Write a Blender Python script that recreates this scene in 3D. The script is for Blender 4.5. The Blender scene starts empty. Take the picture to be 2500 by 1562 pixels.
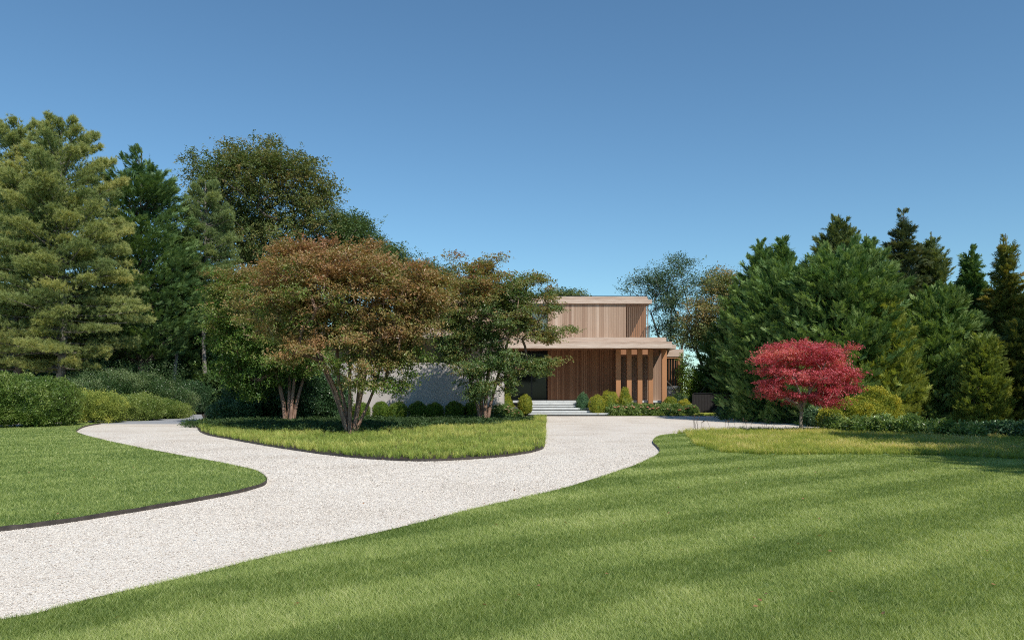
import bpy, math, random
import numpy as np
from mathutils.geometry import tessellate_polygon
from mathutils import Vector

F, HZ, EYE = 1944.0, 952.0, 1.54          # focal length and horizon in photo pixels, eye height in metres
rng = np.random.default_rng(7)
scene = bpy.context.scene
COL = scene.collection

def WX(px, d): return (px - 1250.0) / F * d
def WZ(py, d): return EYE + (HZ - py) / F * d
def GD(py): return F * EYE / (py - HZ)     # depth of a ground point seen at that row
def G(px, py):
    d = GD(py); return (WX(px, d), d)

# ---------------------------------------------------------------- materials
def new_mat(name):
    m = bpy.data.materials.new(name); m.use_nodes = True
    nt = m.node_tree; nt.nodes.clear()
    out = nt.nodes.new('ShaderNodeOutputMaterial')
    b = nt.nodes.new('ShaderNodeBsdfPrincipled')
    nt.links.new(b.outputs[0], out.inputs[0])
    return m, nt, b, out
def ramp(nt, stops):
    r = nt.nodes.new('ShaderNodeValToRGB'); e = r.color_ramp.elements
    while len(e) > 1: e.remove(e[-1])
    e[0].position = stops[0][0]; e[0].color = (*stops[0][1], 1)
    for p, c in stops[1:]:
        x = e.new(p); x.color = (*c, 1)
    return r
def attr(nt, name='tint'):
    a = nt.nodes.new('ShaderNodeAttribute'); a.attribute_name = name; return a
def foliage(name, stops, trans=0.3, rough=0.5, spec=0.25, gain=1.5):
    stops = [(p, tuple(min(.85, c * gain) for c in col)) for p, col in stops]
    m, nt, b, out = new_mat(name)
    a = attr(nt); r = ramp(nt, stops); nt.links.new(a.outputs['Fac'], r.inputs[0])
    nt.links.new(r.outputs[0], b.inputs['Base Color'])
    b.inputs['Roughness'].default_value = rough
    b.inputs['Specular IOR Level'].default_value = spec
    t = nt.nodes.new('ShaderNodeBsdfTranslucent')
    g = nt.nodes.new('ShaderNodeMix'); g.data_type = 'RGBA'; g.blend_type = 'MULTIPLY'
    g.inputs[0].default_value = 1.0
    nt.links.new(r.outputs[0], g.inputs[6]); g.inputs[7].default_value = (1.35, 1.3, 0.6, 1)
    nt.links.new(g.outputs[2], t.inputs[0])
    mx = nt.nodes.new('ShaderNodeMixShader'); mx.inputs[0].default_value = trans
    nt.links.new(b.outputs[0], mx.inputs[1]); nt.links.new(t.outputs[0], mx.inputs[2])
    nt.links.new(mx.outputs[0], out.inputs[0])
    return m
def noise(nt, scale, vec=None, detail=4, rough=0.6):
    n = nt.nodes.new('ShaderNodeTexNoise'); n.inputs['Scale'].default_value = scale
    n.inputs['Detail'].default_value = detail; n.inputs['Roughness'].default_value = rough
    if vec is not None: nt.links.new(vec, n.inputs['Vector'])
    return n
def objco(nt, scale=(1, 1, 1)):
    t = nt.nodes.new('ShaderNodeTexCoord'); mp = nt.nodes.new('ShaderNodeMapping')
    mp.inputs['Scale'].default_value = scale
    nt.links.new(t.outputs['Object'], mp.inputs['Vector']); return mp.outputs[0]
def mixc(nt, fac, a, b, blend='MIX'):
    g = nt.nodes.new('ShaderNodeMix'); g.data_type = 'RGBA'; g.blend_type = blend
    for sock, v in ((g.inputs[0], fac), (g.inputs[6], a), (g.inputs[7], b)):
        if hasattr(v, 'links'): nt.links.new(v, sock)
        elif isinstance(v, (int, float)): sock.default_value = v
        else: sock.default_value = (*v, 1)
    return g.outputs[2]
def bump(nt, b, h, strength, dist=0.01):
    n = nt.nodes.new('ShaderNodeBump'); n.inputs['Strength'].default_value = strength
    n.inputs['Distance'].default_value = dist
    nt.links.new(h, n.inputs['Height']); nt.links.new(n.outputs[0], b.inputs['Normal'])
def wood(name, stops, grain, rough=0.7, streak=0.45):
    m, nt, b, out = new_mat(name)
    r = ramp(nt, stops); a = attr(nt)
    n = noise(nt, 1.0, objco(nt, grain), 6, 0.65)
    add = nt.nodes.new('ShaderNodeMath'); add.operation = 'MULTIPLY_ADD'
    nt.links.new(n.outputs[0], add.inputs[0]); add.inputs[1].default_value = streak
    sub = nt.nodes.new('ShaderNodeMath'); sub.operation = 'SUBTRACT'
    nt.links.new(a.outputs['Fac'], sub.inputs[0]); sub.inputs[1].default_value = streak * 0.5
    nt.links.new(sub.outputs[0], add.inputs[2])
    nt.links.new(add.outputs[0], r.inputs[0])
    nt.links.new(r.outputs[0], b.inputs['Base Color'])
    b.inputs['Roughness'].default_value = rough; b.inputs['Specular IOR Level'].default_value = 0.3
    bump(nt, b, n.outputs[0], 0.35, 0.01)
    return m
def plain(name, c1, c2, scale, rough=0.8, bs=0.2, bd=0.01, metallic=0.0, stretch=(1, 1, 1), spec=0.4):
    m, nt, b, out = new_mat(name)
    v = objco(nt, stretch)
    n = noise(nt, scale, v, 8, 0.65); n2 = noise(nt, scale * 9, v, 4, 0.6)
    f = nt.nodes.new('ShaderNodeMath'); f.operation = 'MULTIPLY_ADD'
    nt.links.new(n2.outputs[0], f.inputs[0]); f.inputs[1].default_value = 0.35
    s = nt.nodes.new('ShaderNodeMath'); s.operation = 'SUBTRACT'
    nt.links.new(n.outputs[0], s.inputs[0]); s.inputs[1].default_value = 0.175
    nt.links.new(s.outputs[0], f.inputs[2])
    r = ramp(nt, [(0.32, c1), (0.68, c2)]); nt.links.new(f.outputs[0], r.inputs[0])
    nt.links.new(r.outputs[0], b.inputs['Base Color'])
    b.inputs['Roughness'].default_value = rough; b.inputs['Metallic'].default_value = metallic
    b.inputs['Specular IOR Level'].default_value = spec
    bump(nt, b, f.outputs[0], bs, bd)
    return m

M = {}
# foliage
M['pine'] = foliage('pine_needles', [(0, (.055, .095, .040)), (.45, (.165, .21, .08)), (.8, (.30, .31, .11)), (1, (.36, .32, .11))], .32)
M['pineblue'] = foliage('pine_needles_blue', [(0, (.05, .09, .045)), (1, (.16, .22, .12))], .3)
M['leyland'] = foliage('leyland_needles', [(0, (.030, .062, .018)), (.5, (.070, .128, .036)), (1, (.175, .235, .080))], .27, gain=1.75)
M['darkcyp'] = foliage('dark_cypress_needles', [(0, (.032, .066, .024)), (.5, (.070, .120, .040)), (1, (.155, .215, .075))], .25, gain=1.7)
M['olive'] = foliage('olive_conifer', [(0, (.045, .070, .024)), (.5, (.105, .130, .045)), (1, (.20, .21, .075))], .25, gain=1.8)
M['spruce'] = foliage('spruce_needles', [(0, (.04, .06, .028)), (.6, (.085, .105, .045)), (.85, (.13, .14, .06)), (1, (.26, .14, .07))], .2)
M['gold'] = foliage('gold_cypress', [(0, (.07, .10, .022)), (.5, (.135, .165, .035)), (1, (.26, .26, .06))], .32, gain=2.1)
M['crypto'] = foliage('cryptomeria', [(0, (.05, .075, .022)), (.5, (.11, .125, .032)), (.85, (.22, .19, .045)), (1, (.28, .15, .05))], .28, gain=1.8)
M['maplebg'] = foliage('maple_leaves', [(0, (.045, .075, .025)), (.5, (.085, .12, .036)), (.8, (.16, .15, .05)), (1, (.24, .14, .06))], .3, gain=1.4)
M['greenbg'] = foliage('green_leaves', [(0, (.04, .070, .022)), (.5, (.065, .105, .034)), (1, (.13, .165, .055))], .3)
M['bluebg'] = foliage('grey_green_leaves', [(0, (.04, .075, .04)), (.6, (.075, .115, .055)), (1, (.19, .18, .07))], .3)
M['brownbg'] = foliage('brown_tipped_leaves', [(0, (.05, .09, .03)), (.5, (.12, .15, .05)), (1, (.36, .22, .10))], .3)
M['crape'] = foliage('crape_leaves', [(0, (.045, .095, .018)), (.25, (.10, .175, .028)), (.48, (.185, .175, .058)), (.72, (.275, .160, .070)), (1, (.245, .110, .060))], .33, .4, .45, 1.38)
M['crape3'] = foliage('crape_leaves_dark', [(0, (.035, .07, .02)), (.35, (.075, .125, .035)), (.65, (.17, .165, .05)), (.85, (.24, .13, .05)), (1, (.20, .07, .04))], .33, .4, .5, 1.6)
M['red'] = foliage('red_maple_leaves', [(0, (.20, .028, .045)), (.5, (.54, .085, .12)), (.85, (.70, .19, .21)), (1, (.74, .30, .22))], .40, .4, .45, 1.0)
M['box'] = foliage('boxwood_leaves', [(0, (.04, .08, .012)), (.5, (.09, .15, .02)), (1, (.20, .24, .035))], .28)
M['yellowbox'] = foliage('yellow_boxwood', [(0, (.08, .12, .015)), (.5, (.20, .22, .028)), (1, (.40, .34, .045))], .28)
M['bluebox'] = foliage('blue_green_yew', [(0, (.03, .075, .035)), (1, (.09, .17, .075))], .2)
M['privet'] = foliage('privet_leaves', [(0, (.045, .09, .018)), (.5, (.10, .165, .03)), (1, (.21, .26, .065))], .3, .38, .5, 1.25)
M['privetdark'] = foliage('laurel_leaves', [(0, (.022, .055, .022)), (.6, (.045, .09, .035)), (1, (.10, .16, .07))], .2, .3, .5)
M['privetblue'] = foliage('bluish_hedge_leaves', [(0, (.03, .07, .024)), (.6, (.062, .115, .036)), (1, (.16, .21, .085))], .28, .35, .5, 1.2)
M['sedge'] = foliage('sedge_blades', [(0, (.10, .15, .025)), (.5, (.24, .27, .05)), (.85, (.42, .37, .13)), (1, (.46, .38, .20))], .4, .5, .3, 1.6)
M['sedgegreen'] = foliage('green_sedge_blades', [(0, (.10, .16, .03)), (.5, (.25, .31, .07)), (1, (.46, .44, .15))], .42, .5, .3, 1.5)
M['lawn'] = foliage('lawn_blades', [(0, (.13, .20, .048)), (.5, (.37, .445, .135)), (.85, (.59, .625, .29)), (1, (.72, .68, .42))], .45, .5, .35, 1.03)
M['bigleaf'] = foliage('broad_leaves', [(0, (.05, .10, .025)), (.5, (.12, .20, .05)), (1, (.25, .32, .10))], .3, .35, .5, 1.15)
M['cover'] = foliage('ground_cover_leaves', [(0, (.03, .06, .02)), (1, (.09, .15, .045))], .25, gain=1.0)  # leaf tone lowered to stand in for shade under the trees
M['petal_pink'] = foliage('pink_petals', [(0, (.70, .32, .34)), (.5, (.82, .55, .54)), (1, (.88, .74, .68))], .3, gain=1.0)
M['petal_cream'] = foliage('cream_petals', [(0, (.62, .45, .38)), (1, (.80, .72, .62))], .3, gain=1.0)
M['seedhead'] = plain('dry_seed_heads', (.05, .035, .02), (.12, .08, .05), 20)
# bark
M['bark'] = plain('dark_bark', (.06, .050, .042), (.17, .14, .115), 6, .9, .8, .03, stretch=(4, 4, 1))
M['barkgrey'] = plain('grey_bark', (.12, .105, .09), (.30, .27, .24), 5, .9, .8, .03, stretch=(4, 4, 1))
M['barkcrape'] = plain('peeling_reddish_bark', (.10, .045, .028), (.42, .28, .20), 4, .6, .3, .01, stretch=(5, 5, .8))
M['barkmaple'] = plain('pale_grey_brown_bark', (.16, .12, .09), (.40, .33, .27), 7, .8, .6, .02, stretch=(4, 4, 1))
# house
M['weather_v'] = wood('weathered_cedar_boards', [(0, (.26, .16, .11)), (.45, (.385, .265, .185)), (.8, (.51, .38, .285)), (1, (.62, .49, .385))], (26, 26, 1.2))
M['weather_h'] = wood('weathered_fascia_boards', [(0, (.26, .18, .13)), (.35, (.46, .34, .26)), (.6, (.58, .46, .37)), (1, (.80, .70, .60))], (1.0, 20, 22), streak=1.3)
M['cedar_v'] = wood('oiled_cedar_boards', [(0, (.16, .062, .028)), (.5, (.285, .135, .066)), (1, (.44, .235, .13))], (26, 26, 1.2))
M['cedar_post'] = wood('oiled_cedar_posts', [(0, (.35, .16, .07)), (.5, (.47, .23, .11)), (1, (.55, .30, .16))], (20, 20, 1.0))
M['soffit'] = wood('cedar_soffit', [(0, (.22, .10, .05)), (1, (.42, .22, .12))], (20, 1, 20))
M['concrete'] = plain('smooth_pale_concrete', (.46, .42, .385), (.56, .52, .485), 1.1, .85, .08, .005)
M['render'] = plain('brown_grey_render', (.22, .185, .155), (.27, .23, .195), 1.0, .9, .08, .005)
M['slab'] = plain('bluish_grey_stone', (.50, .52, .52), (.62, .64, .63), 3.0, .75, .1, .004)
M['riser'] = plain('shade_toned_riser_stone', (.08, .085, .085), (.13, .13, .13), 3.0, .8)  # dark tone puts the shadow gap below each slab into the colour
M['whitebrick'] = plain('pale_stone_blocks', (.38, .37, .36), (.52, .51, .50), 6.0, .85, .3, .01)
M['flash'] = plain('dark_metal_flashing', (.03, .03, .035), (.06, .06, .065), 5, .45, .05, .002, .6)
M['steel'] = plain('weathered_steel_edging', (.045, .038, .034), (.105, .088, .076), 7, .6, .3, .004, .35)
M['gatewood'] = plain('charcoal_stained_wood', (.012, .010, .010), (.028, .023, .022), 4, .7, .4, .01, stretch=(6, 6, 1))  # charcoal stain, deepened slightly to stand in for shade on the gate
M['paver'] = plain('blue_grey_gravel_paving', (.26, .27, .29), (.36, .37, .385), 14, .9, .6, .01)
M['soil'] = plain('dark_mulch', (.028, .020, .014), (.075, .055, .04), 9, .95, .8, .02)
M['forest'] = plain('leaf_litter_and_grass', (.030, .034, .016), (.075, .075, .034), 1.5, .95, .6, .03)
m, nt, b, out = new_mat('dark_glass')
b.inputs['Base Color'].default_value = (.012, .015, .015, 1); b.inputs['Roughness'].default_value = .06
b.inputs['Specular IOR Level'].default_value = .22
n = noise(nt, .8); bump(nt, b, n.outputs[0], .02, .01); M['glass'] = m
m, nt, b, out = new_mat('greenish_window_glass')
b.inputs['Base Color'].default_value = (.10, .13, .11, 1); b.inputs['Roughness'].default_value = .05
n = noise(nt, .8); bump(nt, b, n.outputs[0], .02, .01); M['glassg'] = m

# gravel
def gravel_mat(name, scale=62.0):
    m, nt, b, out = new_mat(name)
    v = objco(nt)
    nw = noise(nt, 30, v, 2, .5)
    vo = nt.nodes.new('ShaderNodeTexVoronoi'); vo.inputs['Scale'].default_value = scale
    nt.links.new(v, vo.inputs['Vector'])
    sp = nt.nodes.new('ShaderNodeSeparateColor'); nt.links.new(vo.outputs['Color'], sp.inputs[0])
    r = ramp(nt, [(0, (.22, .18, .14)), (.06, (.42, .36, .29)), (.15, (.665, .605, .52)), (.6, (.735, .68, .595)), (.85, (.80, .755, .685)), (1, (.66, .56, .46))])
    nt.links.new(sp.outputs[0], r.inputs[0])
    big = noise(nt, .45, v, 5, .6)
    rb = ramp(nt, [(.28, (.80, .765, .73)), (.5, (.97, .955, .94)), (.62, (1, 1, 1)), (.78, (1.0, .95, .90))]); nt.links.new(big.outputs[0], rb.inputs[0])
    c = mixc(nt, 1.0, r.outputs[0], rb.outputs[0], 'MULTIPLY')
    nt.links.new(c, b.inputs['Base Color'])
    b.inputs['Roughness'].default_value = .85; b.inputs['Specular IOR Level'].default_value = .25
    inv = nt.nodes.new('ShaderNodeMath'); inv.operation = 'SUBTRACT'; inv.inputs[0].default_value = 1
    nt.links.new(vo.outputs['Distance'], inv.inputs[1])
    bump(nt, b, inv.outputs[0], .45, .01)
    return m
M['gravel'] = gravel_mat('cream_gravel')
m, nt, b, out = new_mat('gravel_stones')
a = attr(nt); r = ramp(nt, [(0, (.30, .25, .20)), (.08, (.50, .44, .37)), (.25, (.68, .62, .535)), (.8, (.77, .72, .64)), (1, (.66, .56, .47))])
nt.links.new(a.outputs['Fac'], r.inputs[0]); nt.links.new(r.outputs[0], b.inputs['Base Color'])
b.inputs['Roughness'].default_value = .8; M['stones'] = m
# lawn soil under the blades
M['lawnbase'] = plain('turf_under_blades', (.07, .125, .028), (.15, .22, .06), 8, .95, .5, .01)

# ---------------------------------------------------------------- mesh soup
class Soup:
    def __init__(s): s.v = []; s.f = []; s.t = []; s.n = 0
    def add(s, verts, faces, tint=0.5):
        verts = np.asarray(verts, np.float32).reshape(-1, 3); faces = np.asarray(faces, np.int64)
        s.v.append(verts); s.f.append(faces + s.n); s.n += len(verts)
        t = np.asarray(tint, np.float32)
        s.t.append(np.full(len(verts), float(t), np.float32) if t.ndim == 0 else t.reshape(-1))
        return s
    def box(s, x0, x1, y0, y1, z0, z1, tint=0.5):
        v = [(x0, y0, z0), (x1, y0, z0), (x1, y1, z0), (x0, y1, z0), (x0, y0, z1), (x1, y0, z1), (x1, y1, z1), (x0, y1, z1)]
        f = [(0, 3, 2, 1), (4, 5, 6, 7), (0, 1, 5, 4), (1, 2, 6, 5), (2, 3, 7, 6), (3, 0, 4, 7)]
        return s.add(v, f, tint)
    def build(s, name, mat, parent=None, smooth=False):
        me = bpy.data.meshes.new(name)
        v = np.concatenate(s.v); me.vertices.add(len(v)); me.vertices.foreach_set('co', v.ravel())
        loops = np.concatenate([f.ravel() for f in s.f]).astype(np.int32)
        tot = np.concatenate([np.full(len(f), f.shape[1], np.int32) for f in s.f])
        st = np.zeros(len(tot), np.int32); st[1:] = np.cumsum(tot)[:-1]
        me.loops.add(len(loops)); me.loops.foreach_set('vertex_index', loops)
        me.polygons.add(len(tot)); me.polygons.foreach_set('loop_start', st)
        me.update(calc_edges=True)
        me.polygons.foreach_set('use_smooth', np.full(len(tot), bool(smooth)))
        a = me.attributes.new('tint', 'FLOAT', 'POINT'); a.data.foreach_set('value', np.concatenate(s.t))
        me.materials.append(mat)
        o = bpy.data.objects.new(name, me); COL.objects.link(o)
        if parent is not None: o.parent = parent
        return o

def tag(o, label=None, cat=None, group=None, kind=None):
    if label: o['label'] = label
    if cat: o['category'] = cat
    if group: o['group'] = group
    if kind: o['kind'] = kind
    return o
def thing(name, label, cat, group=None, loc=(0, 0, 0)):
    e = bpy.data.objects.new(name, None); COL.objects.link(e); e.location = loc; e.empty_display_size = .2
    return tag(e, label, cat, group)
def reparent(o, root):
    """child built in world coordinates under a root that stands at its base"""
    o.parent = root; o.matrix_parent_inverse.identity()
    off = np.array(root.location, np.float32)
    me = o.data; n = len(me.vertices); co = np.empty(n * 3, np.float32); me.vertices.foreach_get('co', co)
    co = (co.reshape(-1, 3) - off).ravel(); me.vertices.foreach_set('co', co); me.update()
    return o

def norm(a): return a / np.maximum(np.linalg.norm(a, axis=-1, keepdims=True), 1e-9)
def frames(ax, nr):
    X = norm(ax); Y = norm(np.cross(nr, X)); Z = np.cross(X, Y)
    return np.stack([X, Y, Z], axis=2)      # columns
def instance(soup, tv, tf, tt, O, R, S, tint):
    """copies of a template (tv, tf, per-vertex tint tt) at origins O with rotations R, scales S, tint per copy"""
    N = len(O)
    if N == 0: return
    S = np.asarray(S, np.float32)
    if S.ndim == 1: S = S[:, None]
    S = S[:, None, :] if S.shape[1] == 3 else S[:, :, None]
    v = np.einsum('nij,nkj->nki', R, tv[None] * S) + O[:, None, :]
    f = (tf[None] + (np.arange(N) * len(tv))[:, None, None]).reshape(-1, tf.shape[1])
    t = np.clip(tint[:, None] + tt[None], 0, 1)
    soup.add(v.reshape(-1, 3), f, t.ravel())
def vnoise(x, y, seed=0):
    def h(i, j): 
        n = (i * 374761393 + j * 668265263 + seed * 982451653) & 0xffffffff
        n = ((n ^ (n >> 13)) * 1274126177) & 0xffffffff
        return ((n ^ (n >> 16)) & 0xffff) / 65535.0
    xi = np.floor(x).astype(np.int64); yi = np.floor(y).astype(np.int64); fx = x - xi; fy = y - yi
    fx = fx * fx * (3 - 2 * fx); fy = fy * fy * (3 - 2 * fy)
    a = h(xi, yi); b = h(xi + 1, yi); c = h(xi, yi + 1); d = h(xi + 1, yi + 1)
    return (a * (1 - fx) + b * fx) * (1 - fy) + (c * (1 - fx) + d * fx) * fy
def rdir(n, r=None):
    r = r or rng; return norm(r.normal(size=(n, 3)))

# ---------------------------------------------------------------- foliage templates
def leaf_quad(p, ax, nr, L, W):
    ax = np.array(ax, float); ax /= np.linalg.norm(ax); nr = np.array(nr, float)
    sd = np.cross(nr, ax); sd /= np.linalg.norm(sd); nn = np.cross(ax, sd)
    p = np.array(p, float)
    return [p, p + ax * L * .45 + sd * W * .5 + nn * .08 * L, p + ax * L, p + ax * L * .45 - sd * W * .5 + nn * .08 * L]
def sprig(k, size, spread, seed, ratio=.55, droop=.2):
    """a twig's worth of k leaves along +X, in a unit of metres"""
    r = np.random.default_rng(seed); v = []; t = []
    for i in range(k):
        s = (i + .5) / k; side = 1 if i % 2 else -1
        p = np.array([s * spread, 0, 0]) + r.normal(size=3) * spread * .18
        ax = np.array([.6 + r.normal() * .3, side * (.8 + r.normal() * .3), r.normal() * .35 - droop])
        nr = np.array([r.normal() * .45, r.normal() * .45, 1])
        L = size * (.75 + .5 * r.random()); v += leaf_quad(p, ax, nr, L, L * ratio); t += [r.normal() * .09] * 4
    v = np.array(v, np.float32); f = np.arange(4 * k).reshape(k, 4)
    return v, f, np.array(t, np.float32)
def frond(k, L, seed, wid=.028, ang=.65, up=.05):
    """flat conifer spray: alternating blades along +X in the XY plane"""
    r = np.random.default_rng(seed); v = []; t = []
    for i in range(k):
        s = i / k; side = 1 if i % 2 else -1
        bl = L * (.42 * (1 - s) + .12) * (.8 + .4 * r.random()); a = ang * (1 + .25 * r.normal())
        p = np.array([s * L * .85, 0, 0]); d = np.array([math.cos(a), side * math.sin(a), r.normal() * .22 + up])
        q = np.array([-d[1], d[0], 0]) * wid * (1.2 - .5 * s)
        v += [p - q, p + q, p + d * bl]; t += [-.08, -.08, .12]
    p = np.array([0, 0, 0.]); v += [p + [0, -wid * .6, 0], p + [0, wid * .6, 0], p + [L, 0, up * L]]; t += [-.1, -.1, .15]
    return np.array(v, np.float32), np.arange(len(v)).reshape(-1, 3), np.array(t, np.float32)
def tuft(k, L, seed, wid=.008, cone=1.1):
    """needle burst round +X"""
    r = np.random.default_rng(seed); v = []; t = []
    for i in range(k):
        az = r.random() * 6.283; pol = cone * r.random() ** .6
        d = np.array([math.cos(pol), math.sin(pol) * math.cos(az), math.sin(pol) * math.sin(az)])
        q = np.cross(d, r.normal(size=3)); q = q / np.linalg.norm(q) * wid
        ln = L * (.7 + .5 * r.random()); p = np.array([r.random() * L * .5, 0, 0])
        v += [p - q, p + q, p + d * ln]; t += [-.06, -.06, .08]
    return np.array(v, np.float32), np.arange(3 * k).reshape(k, 3), np.array(t, np.float32)
def archtuft(k, H, spread, wid, seed):
    """clump of arching grass blades growing up Z"""
    r = np.random.default_rng(seed); v = []; f = []; t = []
    for i in range(k):
        az = r.random() * 6.283; rad = spread * .35 * r.random(); d = np.array([math.cos(az), math.sin(az), 0])
        h = H * (.6 + .6 * r.random()); out = spread * (.3 + .9 * r.random())
        w = np.array([-d[1], d[0], 0]) * wid * (.7 + .6 * r.random())
        p0 = d * rad * r.random(); p1 = p0 + d * out * .35 + [0, 0, h * .7]; p2 = p0 + d * out * .85 + [0, 0, h * .95]; p3 = p0 + d * out * 1.35 + [0, 0, h * .72]
        b = len(v); v += [p0 - w, p0 + w, p1 - w * .9, p1 + w * .9, p2 - w * .6, p2 + w * .6, p3]
        f += [(b, b + 1, b + 3), (b, b + 3, b + 2), (b + 2, b + 3, b + 5), (b + 2, b + 5, b + 4), (b + 4, b + 5, b + 6)]
        tt = r.normal() * .12; t += [tt - .15, tt - .15, tt, tt, tt + .08, tt + .08, tt + .12]
    return np.array(v, np.float32), np.array(f), np.array(t, np.float32)
def scatter(soup, templates, O, ax, nr, S, tint, r=None):
    """deal instances over the templates"""
    r = r or rng; R = frames(ax, nr); k = len(templates); pick = r.integers(0, k, len(O))
    for i, (tv, tf, tt) in enumerate(templates):
        m = pick == i
        instance(soup, tv, tf, tt, O[m], R[m], np.asarray(S)[m], tint[m])

# ---------------------------------------------------------------- wood skeletons
def limb_soup(soup, P, par, rad, sides=7, tint=.5, collar=False):
    P = np.asarray(P, float); par = np.asarray(par); rad = np.asarray(rad, float)
    n = len(P); D = np.zeros((n, 3)); has = par >= 0
    D[has] = norm(P[has] - P[par[has]])
    # rings lean with the average of the incoming and outgoing directions
    A = D.copy(); np.add.at(A, par[has], D[has] * .6); A[~np.isfinite(A)] = 0
    A[np.linalg.norm(A, axis=1) < 1e-6] = (0, 0, 1); A = norm(A)
    U = norm(np.cross(A, np.array([[.25, .95, .12]]))); V = np.cross(A, U)
    an = np.arange(sides) * 2 * math.pi / sides
    ring = np.cos(an)[None, :, None] * U[:, None, :] + np.sin(an)[None, :, None] * V[:, None, :]
    ch = np.where(has)[0]; pa = par[ch]
    r0 = np.minimum(rad[pa], rad[ch] * 1.35)
    if collar: r0 = np.where(rad[pa] > rad[ch] * 1.5, rad[pa], r0)
    a = P[pa][:, None, :] + ring[pa] * r0[:, None, None]
    b = P[ch][:, None, :] + ring[ch] * rad[ch][:, None, None]
    v = np.concatenate([a, b], axis=1).reshape(-1, 3)
    i = np.arange(sides); j = (i + 1) % sides
    q = np.stack([i, j, j + sides, i + sides], axis=1)
    f = (q[None] + (np.arange(len(ch)) * 2 * sides)[:, None, None]).reshape(-1, 4)
    soup.add(v, f, tint)
def grow(stems, targets, r, rtip, rstem, upbias=1.6, minz=0.0):
    """stems: polylines from the base. Connects every target to the nearest fitting node."""
    P, par = [], []; fixed = []
    for st in stems:
        prev = -1
        for p in st:
            P.append(p); par.append(prev); prev = len(P) - 1; fixed.append(prev)
    P = [np.array(p, float) for p in P]
    base = P[0]; T = np.asarray(targets); order = np.argsort(np.linalg.norm((T - base) * [1, 1, .8], axis=1))
    tip = []
    arr = np.array(P)
    for ti in order:
        t = T[ti]; d = np.linalg.norm(arr - t, axis=1) + upbias * np.maximum(0, arr[:, 2] - t[2] + .05) + 3.0 * (arr[:, 2] < minz)
        k = int(np.argmin(d)); a = arr[k]; L = np.linalg.norm(t - a); m = max(1, min(4, int(L / .45)))
        prev = k; new = []
        bow = np.array([0, 0, .12 * L]) + r.normal(size=3) * .06 * L
        for i in range(1, m + 1):
            s = i / m; p = a * (1 - s) + t * s + bow * math.sin(math.pi * s * .8) * (1 if i < m else 0)
            P.append(p); par.append(prev); prev = len(P) - 1; new.append(p)
        arr = np.vstack([arr, np.array(new)]); tip.append(prev)
    n = len(P); w = np.zeros(n); w[tip] = 1; par = np.array(par)
    for i in range(n - 1, -1, -1):
        if par[i] >= 0: w[par[i]] += w[i]
    w = np.maximum(w, .6); rad = rtip * w ** .5
    cap = rstem; rad = np.minimum(rad, cap)
    for st0 in fixed: pass
    # stems keep their bulk
    i0 = 0
    for st in stems:
        m = len(st)
        for j in range(m): rad[i0 + j] = max(rad[i0 + j], rstem * (1 - .55 * j / max(1, m - 1)))
        rad[i0] *= 1.25; i0 += m
    return np.array(P), par, rad

def broad_tree(name, label, cat, base, blobs, stems, mats, leaf=(.07, 7, .2), nclus=300, per=20, crad=.38, flat=.6,
               tintf=None, rtip=.012, rstem=.1, seed=1, group=None, bark='barkcrape', shell=.5, droop=.2, minz=.8, ratio=.55):
    r = np.random.default_rng(seed)
    vol = np.array([b[3] * b[4] * b[5] for b in blobs]) ** .72; vol /= vol.sum()
    T = []
    for b, k in zip(blobs, (vol * nclus).astype(int) + 1):
        d = rdir(k, r); rr = r.random(k) ** shell
        T.append(np.array(b[:3]) + d * rr[:, None] * np.array(b[3:6]))
    T = np.concatenate(T)
    P, par, rad = grow(stems, T, r, rtip, rstem, minz=minz)
    root = thing(name, label, cat, group, base)
    w = Soup(); limb_soup(w, P, par, rad, 7); reparent(w.build('trunk', M[bark], None, True), root)
    cen = T.mean(0); ext = T.std(0) + .3
    N = len(T) * per; ci = np.repeat(np.arange(len(T)), per)
    sc = (.7 + .6 * r.random(len(T)))[ci]
    O = T[ci] + r.normal(size=(N, 3)) * crad * np.array([1, 1, flat]) * sc[:, None]
    outw = norm((T[ci] - cen) / ext)
    ax = norm(outw * .6 + r.normal(size=(N, 3)) * .7 * np.array([1, 1, .45]) + [0, 0, .05 - droop * .5])
    nr = norm(np.array([0, 0, 1.]) + outw * .45 + r.normal(size=(N, 3)) * .45)
    base_t = tintf(T) if tintf else np.full(len(T), .5)
    tint = base_t[ci] + (r.normal(size=len(T)) * .09)[ci] + r.normal(size=N) * .06
    c = Soup(); tm = [sprig(leaf[1], leaf[0], leaf[2], seed * 10 + i, ratio, droop) for i in range(5)]
    scatter(c, tm, O, ax, nr, .8 + .4 * r.random(N), tint, r)
    reparent(c.build('crown', M[mats]), root)
    return root

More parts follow.
